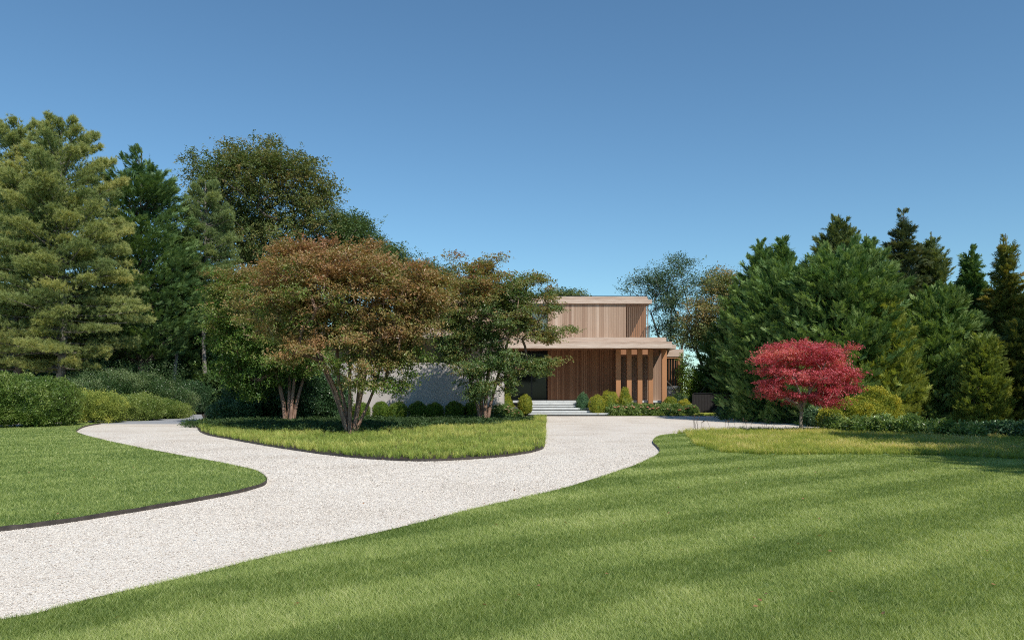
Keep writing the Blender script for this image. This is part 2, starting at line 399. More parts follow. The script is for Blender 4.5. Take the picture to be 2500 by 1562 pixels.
def prof(h, pts):
    return np.interp(h, [p[0] for p in pts], [p[1] for p in pts])
def conifer(name, label, px, ytop, d, pts, mat, nb=170, per=26, fl=.55, up=.45, lean=(0, 0), seed=3, cat='conifer tree', group=None, k=19,
            bark='bark', dz0=.5, wid=.016, tb=.5, tv=.16, ang=.65, tips=1, trunk_r=.16, per_d=0, inner=500, jit=.22, leanx=0.0, zb=None):
    """pts: (photo row, half width in photo pixels) from the top down"""
    r = np.random.default_rng(seed)
    cx = WX(px, d); zt = WZ(ytop, d); P = [(WZ(y, d), hw / F * d) for y, hw in pts][::-1]
    zb = P[0][0]
    root = thing(name, label, cat, group, (cx, d, 0))
    # trunk
    zs = np.linspace(0, zt, 12); tp = np.stack([cx + leanx * (zs / zt) ** 2 + .05 * np.sin(zs * .7 + seed), np.full(12, d), zs], 1)
    tr = trunk_r * (1 - zs / zt * .93)
    lp = list(tp); lpar = list(range(-1, 11)); lr = list(tr)
    # branches: height chosen by profile area
    cand = r.random(6000) ; zc = zb + cand * (zt - zb); w = prof(zc, P) + .12 * prof(zc, P).max(); w /= w.sum()
    zh = r.choice(zc, nb, p=w, replace=False)
    az = r.random(nb) * 2 * math.pi
    Lb = prof(zh, P) * (1 - jit + 2 * jit * r.random(nb)) + .12
    u = up * (.6 + .8 * r.random(nb)); topf = np.clip((zh - (zt - (zt - zb) * .2)) / ((zt - zb) * .2), 0, 1); u = u + topf * 1.1
    dirv = norm(np.stack([np.cos(az), np.sin(az), u], 1))
    # where the branch leaves the trunk so that its tip is at zh
    hor = Lb; tipp = np.stack([cx + leanx * (zh / zt) ** 2 + np.cos(az) * hor, d + np.sin(az) * hor, zh], 1)
    rootp = tipp - dirv * (hor / np.maximum(.15, np.hypot(dirv[:, 0], dirv[:, 1])))[:, None]
    rootp[:, 2] = np.maximum(rootp[:, 2], zb * .8)
    for i in range(nb):
        if r.random() < .55:
            j = int(np.clip(rootp[i, 2] / zt * 11, 0, 11)); lp.append(tp[j]); lp.append(tp[j] * .35 + tipp[i] * .65)
            lpar.append(j); lr.append(.035); lpar.append(len(lp) - 2); lr.append(.012)
    lpar = lpar[:len(lp)]; lr = lr[:len(lp)]
    w_ = Soup(); limb_soup(w_, lp, lpar, lr, 6, collar=True); reparent(w_.build('trunk', M[bark], None, True), root)
    # fronds
    N = nb * per; bi = np.repeat(np.arange(nb), per)
    s = .30 + .75 * r.random(N) ** .75
    side = norm(np.cross(dirv, [0, 0, 1.])); upv = np.cross(side, dirv)
    wdt = (.26 * Lb + .12)[bi] * (1.15 - s) 
    O = rootp[bi] * (1 - s)[:, None] + tipp[bi] * s[:, None] + side[bi] * (r.normal(size=N) * wdt)[:, None] + upv[bi] * (r.normal(size=N) * wdt * .55)[:, None]
    ax = norm(dirv[bi] + side[bi] * (r.normal(size=N) * .45)[:, None] + upv[bi] * (r.normal(size=N) * .3)[:, None] + [0, 0, .1])
    nr = norm(upv[bi] * .9 + r.normal(size=(N, 3)) * .55 + dirv[bi] * .0)
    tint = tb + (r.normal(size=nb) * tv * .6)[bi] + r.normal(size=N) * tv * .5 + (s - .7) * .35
    tm = [frond(k, fl, seed * 10 + i, wid, ang) for i in range(4)]
    c = Soup(); scatter(c, tm, O, ax, nr, (.75 + .5 * r.random(N)) * np.clip(.42 + Lb[bi] * .5, .45, 1.0), tint, r)
    # big inner sprays added to block light, tinted darker as inner shade
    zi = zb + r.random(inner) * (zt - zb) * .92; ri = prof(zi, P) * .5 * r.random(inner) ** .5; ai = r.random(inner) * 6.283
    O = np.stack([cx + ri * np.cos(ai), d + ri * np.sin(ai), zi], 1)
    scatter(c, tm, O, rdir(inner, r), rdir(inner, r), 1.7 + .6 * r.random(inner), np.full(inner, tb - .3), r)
    # leader
    O = np.stack([np.full(12, cx + leanx), np.full(12, d), np.linspace(zt - .9, zt - fl * .5, 12)], 1)
    ax = norm(np.array([[0, 0, 1.]]) + r.normal(size=(12, 3)) * .18); scatter(c, tm, O, ax, rdir(12, r), np.full(12, .55), np.full(12, tb + .1), r)
    reparent(c.build('crown', M[mat]), root)
    return root

def pine(name, label, px, ytop, d, pts, mat='pine', nb=150, per=60, seed=5, tl=.17, k=15, trunk_r=.28, lean=0.0, tb=.5, group=None, wid=.011):
    r = np.random.default_rng(seed)
    cx = WX(px, d); zt = WZ(ytop, d); P = [(WZ(y, d), hw / F * d) for y, hw in pts][::-1]; zb = P[0][0]
    root = thing(name, label, 'pine tree', group, (cx, d, 0))
    zs = np.linspace(0, zt - .3, 14); tp = np.stack([cx + .12 * np.sin(zs * .5 + seed), np.full(14, d), zs], 1)
    lp = list(tp); lpar = list(range(-1, 13)); lr = list(trunk_r * (1 - zs / zt * .92))
    nw = int(nb / 5); zw = zb + (zt - zb) * (np.arange(nw) / nw) ** .95 * .985
    O = []; AX = []; TT = []
    for wz in zw:
        nbr = 5 if wz < zt - 2 else 4; a0 = r.random() * 6.28
        for b in range(nbr):
            a = a0 + b * 2 * math.pi / nbr + r.normal() * .25; z = wz + r.normal() * .12
            frac = (z - zb) / (zt - zb); L = max(.35, float(prof(z, P)) * (.72 + .42 * r.random()))
            rise = .02 + .85 * frac ** 2.2 + r.normal() * .05
            dv = np.array([math.cos(a), math.sin(a), rise]); sd = np.array([-math.sin(a), math.cos(a), 0])
            z0 = np.array([cx, d, max(.6, z - rise * L)])
            j = int(np.clip(z0[2] / (zt - .3) * 13, 0, 13))
            q1 = z0 + dv * L * .5 + [0, 0, -.04 * L]; q2 = z0 + dv * L * .95
            lp += [z0, q1, q2]; n0 = len(lp) - 3; lpar += [j, n0, n0 + 1]; lr += [max(.05, .55 * lr[j]), .014 + .007 * L, .008]
            m = int(per * (.35 + L / 3.2)); s = .28 + .74 * r.random(m) ** .7
            lat = r.normal(size=m) * (.16 * L + .1) * np.clip(1.35 - s, .25, 1)
            vz = r.normal(size=m) * .09 + .05
            o = z0 + dv * (s * L)[:, None] + sd * lat[:, None] + np.array([0, 0, 1.]) * vz[:, None]
            O.append(o); ax = dv * .55 + sd * (lat / (L * .3 + .1))[:, None] * .35 + r.normal(size=(m, 3)) * .28 + [0, 0, .45]
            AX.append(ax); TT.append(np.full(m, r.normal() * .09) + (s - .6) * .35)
    w_ = Soup(); limb_soup(w_, lp, lpar, lr, 6, collar=True); reparent(w_.build('trunk', M['barkgrey'], None, True), root)
    O = np.concatenate(O); AX = norm(np.concatenate(AX)); TT = np.concatenate(TT); N = len(O)
    tm = [tuft(k, tl, seed * 7 + i, wid) for i in range(4)]
    c = Soup(); scatter(c, tm, O, AX, rdir(N, r), .8 + .5 * r.random(N), tb + TT + r.normal(size=N) * .08, r)
    reparent(c.build('crown', M[mat]), root)
    return root

def ico(sub):
    import bmesh
    bm = bmesh.new(); bmesh.ops.create_icosphere(bm, subdivisions=sub, radius=1)
    v = np.array([x.co[:] for x in bm.verts], np.float32); f = np.array([[q.index for q in p.verts] for p in bm.faces]); bm.free(); return v, f
ICO = ico(3)
def bush_soup(soup, c, rad, n, leafs, r, tb=.5, rough=.06, fine=.035, core=.86, seed=0, power=2.0, up=0.3, stand=.35, tvar=.14):
    """leafy skin over a dark-green solid core, c = centre, rad = radii; power > 2 squares it off"""
    c = np.array(c, float); rad = np.array(rad, float)
    d = rdir(n, r); d = d[d[:, 2] > -.75] 
    pw = 2.0 / power; e = np.sign(d) * np.abs(d) ** pw; e = norm(e) if power == 2 else e / (np.sum(np.abs(e) ** power, 1, keepdims=True) ** (1 / power))
    lump = 1 + rough * (np.sin(d[:, 0] * 7 + seed) + np.sin(d[:, 1] * 6 + 2 * seed) + np.sin(d[:, 2] * 8 + d[:, 0] * 5 + 3 * seed)) / 1.6
    q = e * rad; fl = np.sin(q[:, 0] * 9 + seed) * np.sin(q[:, 1] * 8.5 + 2 * seed) + np.sin(q[:, 2] * 10 + q[:, 0] * 4.5) * np.sin(q[:, 0] * 13 - q[:, 2] * 5)
    lump = lump + fine * fl
    rr = lump * (1 - .14 * r.random(len(d)) ** 1.5)
    O = c + e * rad * rr[:, None]
    nrm = norm(d / rad); tang = rdir(len(d), r)
    ax = norm(nrm * stand + tang * .8 + [0, 0, up]); nr = norm(nrm + rdir(len(d), r) * .55)
    tint = tb + r.normal(size=len(d)) * tvar + (lump - 1) * 2.0
    scatter(soup, leafs, O, ax, nr, .75 + .5 * r.random(len(d)), tint, r)
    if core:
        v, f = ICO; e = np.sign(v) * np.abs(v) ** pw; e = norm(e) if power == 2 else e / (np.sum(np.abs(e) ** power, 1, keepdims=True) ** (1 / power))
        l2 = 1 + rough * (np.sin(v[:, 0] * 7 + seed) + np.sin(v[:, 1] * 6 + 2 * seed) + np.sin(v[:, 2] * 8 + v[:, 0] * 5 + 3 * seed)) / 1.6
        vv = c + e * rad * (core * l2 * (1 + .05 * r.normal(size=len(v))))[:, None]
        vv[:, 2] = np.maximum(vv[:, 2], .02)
        soup.add(vv, f, 0.02)  # core added for occlusion, its darkest tint stands in for inner shade
def bush(name, label, parts, mat, leaf=(.045, 5, .08), seed=1, cat='shrub', group=None, **kw):
    """parts: list of (x, y, z, rx, ry, rz, n)"""
    r = np.random.default_rng(seed); s = Soup()
    lf = [sprig(leaf[1], leaf[0], leaf[2], seed * 11 + i, kw.get('ratio', .6), .0) for i in range(4)]
    kw.pop('ratio', None)
    x0, y0 = parts[0][0], parts[0][1]
    for i, p in enumerate(parts): bush_soup(s, p[:3], p[3:6], int(p[6]), lf, r, seed=seed + i, **kw)
    o = s.build(name, M[mat]); o.location = (x0, y0, 0)
    n = len(o.data.vertices); co = np.empty(n * 3, np.float32); o.data.vertices.foreach_get('co', co)
    o.data.vertices.foreach_set('co', (co.reshape(-1, 3) - np.array([x0, y0, 0], np.float32)).ravel()); o.data.update()
    return tag(o, label, cat, group)

# ---------------------------------------------------------------- ground shapes
def smooth(pts, k=5):
    """Catmull-Rom through open polyline"""
    p = np.array(pts, float); q = np.vstack([2 * p[0] - p[1], p, 2 * p[-1] - p[-2]]); out = []
    for i in range(1, len(q) - 2):
        for t in np.arange(k) / k:
            a, b, c, d = q[i - 1], q[i], q[i + 1], q[i + 2]
            out.append(.5 * ((2 * b) + (-a + c) * t + (2 * a - 5 * b + 4 * c - d) * t * t + (-a + 3 * b - 3 * c + d) * t ** 3))
    out.append(q[-2]); return np.array(out)
def GP(pts): return [G(x, y) for x, y in pts]
def sheet(name, poly, z, mat, kind='structure'):
    p = [Vector((x, y, 0)) for x, y in poly]; tri = tessellate_polygon([p])
    v = np.array([(x, y, z) for x, y in poly]); tri = np.array(tri)
    a, b, c = v[tri[0][0]], v[tri[0][1]], v[tri[0][2]]
    if np.cross(b - a, c - a)[2] < 0: tri = tri[:, ::-1]
    s = Soup(); s.add(v, tri); o = s.build(name, mat); o['kind'] = kind; return o
def edging(name, line, z0, z1, label, th=.012, group='steel edgings of the lawns and beds'):
    s = Soup(); L = np.array(line); d = np.gradient(L, axis=0); n = norm(np.stack([-d[:, 1], d[:, 0], np.zeros(len(d))], 1))[:, :2]
    a = L - n * th / 2; b = L + n * th / 2; m = len(L)
    wz = z1 + .004 * np.sin(np.arange(m) * .9)
    v = np.concatenate([np.c_[a, np.full(m, z0)], np.c_[a, wz], np.c_[b, wz], np.c_[b, np.full(m, z0)]])
    f = []
    for i in range(m - 1):
        for k in range(3): f.append((k * m + i, k * m + i + 1, (k + 1) * m + i + 1, (k + 1) * m + i))
    s.add(v, f); return tag(s.build(name, M['steel']), label, 'lawn edging', group)
def inside(x, y, poly):
    p = np.asarray(poly); c = np.zeros(len(x), bool); j = len(p) - 1
    for i in range(len(p)):
        xi, yi = p[i]; xj, yj = p[j]
        if yi != yj:
            m = ((yi > y) != (yj > y)) & (x < (xj - xi) * (y - yi) / (yj - yi) + xi); c ^= m
        j = i
    return c
def view_samples(n, d0, d1, r, wide=.76, p=2.0, margin=0.0):
    """ground points whose density falls with distance"""
    u = r.random(n)
    if p == 2.0: y = d0 * (d1 / d0) ** u
    else: e = 2 - p; y = (d0 ** e + u * (d1 ** e - d0 ** e)) ** (1 / e)
    return (r.random(n) * 2 - 1) * (wide * y + margin), y

left_edge = smooth(GP([(246, 1035), (220, 1039), (200, 1045), (186, 1054), (190, 1059), (210, 1066), (240, 1074), (290, 1086), (347, 1098), (434, 1115), (521, 1131), (593, 1146), (631, 1157), (649, 1171),
                       (649, 1181), (634, 1189), (593, 1201), (521, 1216), (434, 1232), (347, 1247), (260, 1261), (145, 1279), (58, 1290), (0, 1297), (-300, 1332), (-900, 1392)]))
LAWN_L = np.vstack([left_edge, GP([(-1500, 1350), (-1200, 1120), (-900, 1050), (-300, 1046), (0, 1044), (120, 1040), (200, 1034)])])
right_edge = smooth(GP([(-900, 1590), (-400, 1575), (0, 1531), (207, 1483), (496, 1412), (723, 1356), (930, 1310), (1136, 1257), (1300, 1218), (1362, 1203), (1424, 1184), (1486, 1164), (1548, 1142), (1579, 1128),
                        (1602, 1116), (1611, 1107), (1611, 1101), (1604, 1092), (1595, 1083), (1596, 1076), (1604, 1069), (1618, 1065), (1651, 1061), (1682, 1057), (1734, 1054), (1796, 1052), (1870, 1050), (1960, 1050), (2030, 1047)]))
LAWN_R = np.vstack([right_edge, GP([(2250, 1060), (2600, 1085), (3600, 1110)]), [(16, 2.5), (-2, 2.2), (-7, 3.2)]])
bed_front = smooth(GP([(1640, 1062), (1668, 1064), (1681, 1073), (1692, 1084), (1709, 1096), (1733, 1104), (1767, 1110), (1824, 1114), (1891, 1116), (2098, 1116), (2272, 1118), (2396, 1122), (2500, 1128), (2800, 1140), (3300, 1165)]))
BED_R = np.vstack([bed_front, GP([(3600, 1100), (2600, 1080), (2250, 1058), (2030, 1048), (1960, 1051), (1870, 1051), (1796, 1053), (1734, 1055), (1682, 1058)])])
isl_front = smooth(GP([(500, 1026), (484, 1036), (485, 1050), (507, 1062), (565, 1073), (642, 1087), (718, 1099), (795, 1110), (872, 1118), (949, 1123.5), (1025, 1126), (1100, 1124), (1207, 1117), (1279, 1108), (1314, 1100), (1328, 1092), (1331, 1075), (1332, 1050), (1334, 1016)]))
ISLAND = np.vstack([isl_front, [(1.9, 47.4), (-.9, 47.3), (-.9, 42.0), (-14, 42.0), (-15.2, 42.0), (-19.5, 50.0)]])

o = Soup().add([(-400, -60, -.06), (400, -60, -.06), (400, 700, -.06), (-400, 700, -.06)], [(0, 1, 2, 3)]).build('ground', M['forest']); o['kind'] = 'structure'
sheet('gravel_driveway', [(-13, 1.0), (16, 1.0), (22, 20), (17, 34), (13.2, 47.25), (-.85, 47.25), (-.85, 41.9), (-30, 41.9), (-30, 30), (-30, 10)], 0.0, M['gravel'])
sheet('paved_apron', [(-20.2, 36.2), (-14.5, 36.2), (-14.5, 60), (-21.0, 60)], .004, M['paver'])
sheet('lawn_base_left', LAWN_L, .045, M['lawnbase']); bpy.context.scene.objects['lawn_base_left'].name = 'lawn_turf'
sheet('lawn_turf', LAWN_R, .045, M['lawnbase'])
sheet('planting_bed', ISLAND, .035, M['soil'])
sheet('lawn_turf', [(5.85, 47.35), (13.6, 47.3), (18, 49), (18, 60), (5.85, 60)], .03, M['lawnbase'])
edging('steel_edging', left_edge, -.03, .054, 'dark steel edging along the curved left lawn beside the gravel')
edging('steel_edging', right_edge[:-20], -.03, .052, 'dark steel edging between the big right lawn and the gravel drive')
edging('steel_edging', isl_front, -.03, .052, 'dark steel edging around the tree island in the middle of the drive')

# ---------------------------------------------------------------- grass
def blades(name, poly, n, d0, d1, seed, label, h=.034, z=.045, excl=None, stripe=1.0):
    r = np.random.default_rng(seed); x, y = view_samples(n, d0, d1, r, .70, margin=3.2)
    m = inside(x, y, poly)
    if excl is not None: m &= ~inside(x, y, excl)
    x, y = x[m], y[m]; n = len(x)
    # mown stripes: blade lean plus sheen painted into tint; patchiness: height and tint
    wx = x + .2 * vnoise(x * .5, y * .5, 5); wy = y + .2 * vnoise(x * .5, y * .5, 6)
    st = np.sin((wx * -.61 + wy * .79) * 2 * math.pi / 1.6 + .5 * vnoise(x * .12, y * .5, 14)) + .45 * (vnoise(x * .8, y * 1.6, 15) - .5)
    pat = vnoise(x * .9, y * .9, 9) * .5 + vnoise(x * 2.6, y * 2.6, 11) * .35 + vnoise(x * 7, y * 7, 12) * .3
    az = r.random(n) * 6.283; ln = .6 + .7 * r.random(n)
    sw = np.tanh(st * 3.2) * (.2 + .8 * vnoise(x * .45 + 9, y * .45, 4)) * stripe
    lx = np.cos(az) * ln - .22 * sw; ly = np.sin(az) * ln + .30 * sw
    w = np.clip(.0021 * y / 5.2, .0021, .02) * (.7 + .6 * r.random(n)); ba = r.random(n) * 6.283
    hh = h * (.55 + .7 * r.random(n)) * (.75 + .5 * pat)
    p = np.stack([x, y, np.full(n, z)], 1); wv = np.stack([np.cos(ba) * w, np.sin(ba) * w, np.zeros(n)], 1)
    tip = p + np.stack([lx * hh, ly * hh, hh], 1)
    v = np.stack([p - wv, p + wv, tip], 1).reshape(-1, 3)
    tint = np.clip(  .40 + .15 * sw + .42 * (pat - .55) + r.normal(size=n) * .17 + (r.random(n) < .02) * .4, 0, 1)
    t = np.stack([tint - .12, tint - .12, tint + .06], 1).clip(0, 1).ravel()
    s = Soup().add(v, np.arange(3 * n).reshape(n, 3), t)
    return tag(s.build(name, M['lawn']), label, 'grass', kind='stuff')
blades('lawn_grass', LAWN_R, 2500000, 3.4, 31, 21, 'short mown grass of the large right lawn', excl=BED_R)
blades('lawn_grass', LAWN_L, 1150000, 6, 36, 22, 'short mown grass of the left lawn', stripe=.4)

def sedge(name, poly, n, d0, d1, seed, mat, label, H, wide=.74, keep=None, k=11, tb=.5, spread=.16, p=1.2):
    r = np.random.default_rng(seed); x, y = view_samples(n, d0, d1, r, wide, p); m = inside(x, y, poly)
    if keep is not None: m &= keep(x, y, r)
    x, y = x[m], y[m]; n = len(x)
    O = np.stack([x, y, np.full(n, .03)], 1); a = r.random(n) * 6.283
    ax = np.stack([np.cos(a), np.sin(a), np.zeros(n)], 1); nr = norm(np.array([[0, 0, 1.]]) + r.normal(size=(n, 3)) * .12)
    tm = [archtuft(k, H, spread, .0042, seed * 5 + i) for i in range(6)]
    pt = vnoise(x * .7, y * .7, seed) * .4 + vnoise(x * 2.2, y * 2.2, seed + 1) * .3 - .35
    s = Soup(); scatter(s, tm, O, ax, nr, (.7 + .5 * r.random(n)) * (.85 + .5 * pt), tb + pt * 1.3 + r.normal(size=n) * .14, r)
    return tag(s.build(name, M[mat]), label, 'ornamental grass', kind='stuff')
SEDGE_I = np.vstack([isl_front, GP([(1300, 1020), (1180, 1043), (1080, 1046), (1000, 1049), (930, 1058), (850, 1066), (760, 1060), (690, 1052), (620, 1042), (540, 1033)])])
trees_xy = [(WX(850, 27.9), 27.9), (WX(1180, 34.5), 34.5), (WX(710, 35.8), 35.8)]
def isl_keep(x, y, r):
    k = np.ones(len(x), bool)
    for cx, cy in trees_xy: k &= np.hypot(x - cx, (y - cy)) > .45 + .3 * r.random(len(x))
    return k & (vnoise(x * 1.6, y * 1.6, 77) + .25 * r.random(len(x)) > .16)
sedge('sedge_grass', SEDGE_I, 52000, 16, 47, 31, 'sedgegreen', 'yellow green sedge filling the tree island bed', .19, keep=isl_keep, tb=.52)
sedge('sedge_grass', BED_R, 44000, 14, 31, 32, 'sedge', 'golden sedge around the red maple', .18, keep=lambda x, y, r: y < 30, tb=.55)
sedge('sedge_grass', [(5.9, 47.4), (13.6, 47.35), (14, 49.3), (5.9, 48.4)], 40000, 47, 50, 33, 'sedgegreen', 'low green grass strip in front of the rose bushes', .12, wide=.3, k=9, spread=.12)

def cover(name, regions, n, seed, mat, label, leaf=.07, zmax=.2):
    r = np.random.default_rng(seed); s = Soup(); lf = [sprig(6, leaf, .14, seed + i, .65, 0) for i in range(4)]
    for (cx, cy, rx, ry, kk) in regions:
        m = int(n * kk); a = r.random(m) * 6.283; q = r.random(m) ** .5
        x = cx + np.cos(a) * q * rx; y = cy + np.sin(a) * q * ry
        hz = zmax * (.3 + .9 * vnoise(x * 1.7, y * 1.7, seed)) 
        O = np.stack([x, y, .05 + hz * r.random(m) ** .5], 1)
        scatter(s, lf, O, rdir(m, r) * [1, 1, .4], norm(np.array([[0, 0, 1.]]) + r.normal(size=(m, 3)) * .5), .8 + .5 * r.random(m), .45 + r.normal(size=m) * .2, r)
    return tag(s.build(name, M[mat]), label, 'ground cover', kind='stuff')
cover('ground_cover', [(-6.9, 30.4, 3.6, 3.0, .42), (-3.8, 34.5, 3.4, 3.4, .40), (-10.5, 34.5, 3.6, 3.0, .35), (-1.2, 38, 2.2, 3, .2), (-6, 38, 6, 3, .3)], 12000, 41, 'cover',
      'low dark leafy ground cover in the shade under the island trees')

def fallen(n, seed):
    r = np.random.default_rng(seed); x, y = view_samples(n, 5, 24, r, .64, 1.5); m = inside(x, y, LAWN_R) | inside(x, y, LAWN_L) | (r.random(n) < .35); x, y = x[m], y[m]; n = len(x)
    tv, tf, tt = sprig(1, .05, .01, seed, .7, 0); O = np.stack([x, y, np.full(n, .075)], 1)
    s = Soup(); instance(s, tv, tf, tt, O, frames(rdir(n, r) * [1, 1, .2], norm(np.array([[0, 0, 1.]]) + r.normal(size=(n, 3)) * .4)), .7 + .5 * r.random(n), .5 + .5 * r.random(n))
    return tag(s.build('fallen_leaves', M['crape']), 'few small brown leaves fallen on lawn and drive', 'leaves', kind='stuff')
fallen(150, 55)
# stones
def stones(n, seed):
    r = np.random.default_rng(seed); x, y = view_samples(n, 4.3, 30, r, .7); kp = r.random(n) < np.clip((30 - y) / 20, 0, 1); x, y = x[kp], y[kp]
    m = ~inside(x, y, LAWN_L) & ~inside(x, y, LAWN_R); x, y = x[m], y[m]; n = len(x)
    v = np.array([(1, 0, 0), (-.9, .1, 0), (0, 1, .1), (.1, -1, 0), (.1, .1, .75), (-.1, 0, -.5)], np.float32)
    f = np.array([(0, 2, 4), (2, 1, 4), (1, 3, 4), (3, 0, 4)])
    S = .82 * np.stack([.0085 * (.6 + .8 * r.random(n)), .0060 * (.6 + .8 * r.random(n)), .0065 * (.5 + .8 * r.random(n))], 1) * np.clip(y / 7.5, .9, 2.0)[:, None]
    O = np.stack([x, y, np.full(n, .001)], 1); ax = rdir(n, r) * [1, 1, .25]; nr = norm(np.array([[0, 0, 1.]]) + r.normal(size=(n, 3)) * .3)
    s = Soup(); instance(s, v, f, np.zeros(6, np.float32), O, frames(ax, nr), S, r.random(n))
    return tag(s.build('gravel_stones', M['stones']), 'loose cream gravel chips on the drive', 'gravel', kind='stuff')
stones(520000, 51)

# ---------------------------------------------------------------- house
house = thing('house', 'modern two-storey timber and concrete house behind the driveway trees', 'house')
def boards(px_or_x, y, dep, z0, z1, pitch, mat, name, parent, seed, gap=.006, jig=.004, tb=.5, tv=.22, x1=None):
    r = np.random.default_rng(seed); s = Soup(); x = px_or_x
    while x < x1 - .01:
        w = min(pitch * (1 if pitch < .09 else .75 + .5 * r.random()), x1 - x)
        j = jig * r.random()
        s.box(x, x + w - gap, y - j, y + dep, z0, z1, float(np.clip(tb + r.normal() * tv, 0, 1))); x += w
    s.box(px_or_x + .01, x1 - .01, y + .015, y + dep + .03, z0 + .01, z1 - .01, 0.0)
    return s.build(name, M[mat], parent)
dU, dUF = 50.4, 50.25
zuf0, zuf1, zuf2 = WZ(741, dUF), WZ(731.5, dUF), WZ(723, dUF)
zmf0, zmf1 = WZ(849.5, 47.85), WZ(833.5, 47.85); zmt = WZ(823.3, 48.2)
XL = WX(965, dU)
# upper storey
boards(WX(1337.4, dU), dU, .12, zmt - .05, zuf0, .145, 'weather_v', 'upper_wall', house, 61, x1=WX(1529, dU), tb=.5, tv=.15)
boards(XL, dU, .12, zmt - .05, zuf0, .145, 'weather_v', 'upper_wall', house, 62, x1=WX(1296, dU), tb=.55)
s = Soup()
s.box(XL - .2, WX(1592, dUF), dUF, dUF + .06, zuf0, zuf1, .55)
s.box(XL - .2, WX(1592, dUF) - .06, dUF + .06, 60, zuf0, zuf1, .45)
s.box(XL - .2, WX(1583, dUF), dUF + .10, dUF + .16, zuf1 + .008, WZ(727.2, dUF), .35)
s.box(XL - .2, WX(1581, dUF), dUF + .13, dUF + .19, WZ(727.2, dUF) + .006, zuf2, .5)
s.box(XL - .2, WX(1581, dUF) - .06, dUF + .19, 59.8, zuf1, zuf2 - .02, .4)
ur = s.build('upper_roof', M['weather_h'], house)
Soup().box(XL - .2, WX(1580, dUF), dUF + .12, 59.9, zuf2 + .002, zuf2 + .035).build('flashing', M['flash'], ur)
# slat screen
s = Soup(); xs = np.linspace(WX(1533, dU), WX(1577.2, dU), 10); r = np.random.default_rng(63)
for x in xs: s.box(x - .018, x + .018, dU + .0, dU + .09, zmt - .05, zuf0, .5 + .3 * (r.random() - .5))
s.box(WX(1581.8, dU) - .02, WX(1581.8, dU) + .02, dU, dU + .09, zmt - .05, zuf0, .6)
s.build('slat_screen', M['weather_v'], house)
xb0, xb1 = WX(1529, dU) - .6, WX(1578, 52.6)
boards(xb0, 52.6, .1, zmt - .3, zuf0, .11, 'cedar_v', 'balcony_wall', house, 64, x1=xb1, tb=.55, tv=.1)
Soup().box(xb0 - .1, xb0, dU + .13, 52.7, zmt - .3, zuf0, .3).build('balcony_wall', M['cedar_v'], house)
s = Soup(); rz = zmt + .92
s.box(xb1 - .12, xb1 - .08, dU + .3, 52.55, rz - .04, rz)
for yy in np.arange(dU + .35, 52.5, .42): s.box(xb1 - .115, xb1 - .085, yy, yy + .03, zmt - .1, rz - .04)
s.build('railing', M['flash'], house)
# body of the upper storey behind
Soup().box(XL, xb0 - .1, dU + .16, 59, zmt - .3, zuf0 - .004, .3).build('upper_body', M['render'], house)
Soup().box(xb0 - .1, xb1 - .1, 52.74, 59, zmt - .3, zuf0 - .004, .3).build('upper_body', M['render'], house)
# upper window
wx0, wx1 = WX(1296, dU), WX(1337.4, dU); s = Soup()
for a in ((wx0, wx0 + .05, zmt, zuf0), (wx1 - .05, wx1, zmt, zuf0), (wx0 + .05, wx1 - .05, zmt, zmt + .06), (wx0 + .05, wx1 - .05, zmt + .55, zmt + .60)): s.box(a[0], a[1], dU - .02, dU + .08, a[2], a[3])
wf = s.build('window', M['flash'], house)
Soup().box(wx0 + .04, wx1 - .04, dU + .03, dU + .05, zmt + .02, zuf0 - .003).build('pane', M['glassg'], wf)
# lower roof with light slot behind the posts
XR = WX(1641, 47.85); xr0 = -1.5; sx0, sx1, sy0, sy1 = 6.75, 9.18, 49.52, 50.2
s = Soup()
zmid = WZ(839, 47.85)
s.box(xr0, XR, 47.85, 47.91, zmf0, zmid - .004, .6); s.box(xr0, XR - .02, 47.88, 47.92, zmid, zmf1, .4)
s.box(XR - .05, XR - .002, 47.92, 56, zmf0, zmf1, .5)
xu = WX(1626.7, 48.2)
s.box(xr0, xu, 48.20, 48.26, zmf1 + .012, zmt, .5)
s.box(xr0, xu - .02, 48.765, 50.0, zmt - .16, zmt - .02, .5) if False else None
# deck pieces around the slot
for (a, b_, c, e) in ((xr0, sx0, 48.28, 56), (sx1, xu - .04, 48.28, 56), (sx0, sx1, 48.28, sy0), (sx0, sx1, sy1, 56)):
    s.box(a + .002, b_ - .002, c + .002, e - .002, zmf0 + .05, zmt - .03, .4)
s.box(xu - .04, XR - .055, 48.28, 56, zmf0 + .05, zmf1 - .02, .4)
s.box(xr0, XR - .06, 47.93, 48.275, zmf0 + .05, zmf1 - .02, .4)
s.box(XR + .002, WX(1650, 51), 50.9, 56, zmf1 - .28, zmf1 - .02, .5)
lr = s.build('lower_roof', M['weather_h'], house)
s = Soup(); r = np.random.default_rng(65)
for (a, b_, c, e) in ((xr0, sx0, 47.92, 52), (sx1, XR - .06, 47.92, 52), (sx0, sx1, 47.92, sy0), (sx0, sx1, sy1 + .02, 52)):
    yy = c
    while yy < e - .01:
        w = min(.12, e - yy); s.box(a, b_ - .002, yy, yy + w - .008, zmf0 + .006, zmf0 + .045, .5 + .25 * r.normal()); yy += w
s.build('soffit', M['soffit'], lr)
# header beam lit through the slot
s = Soup()
for i in range(8): s.box(6.62 + i * .33, 6.62 + i * .33 + .325, sy1 + .02, sy1 + .10, WZ(869, 50.25), zmf0 + .004, .6 + .1 * (i % 3))
s.build('header_beam', M['cedar_v'], house)
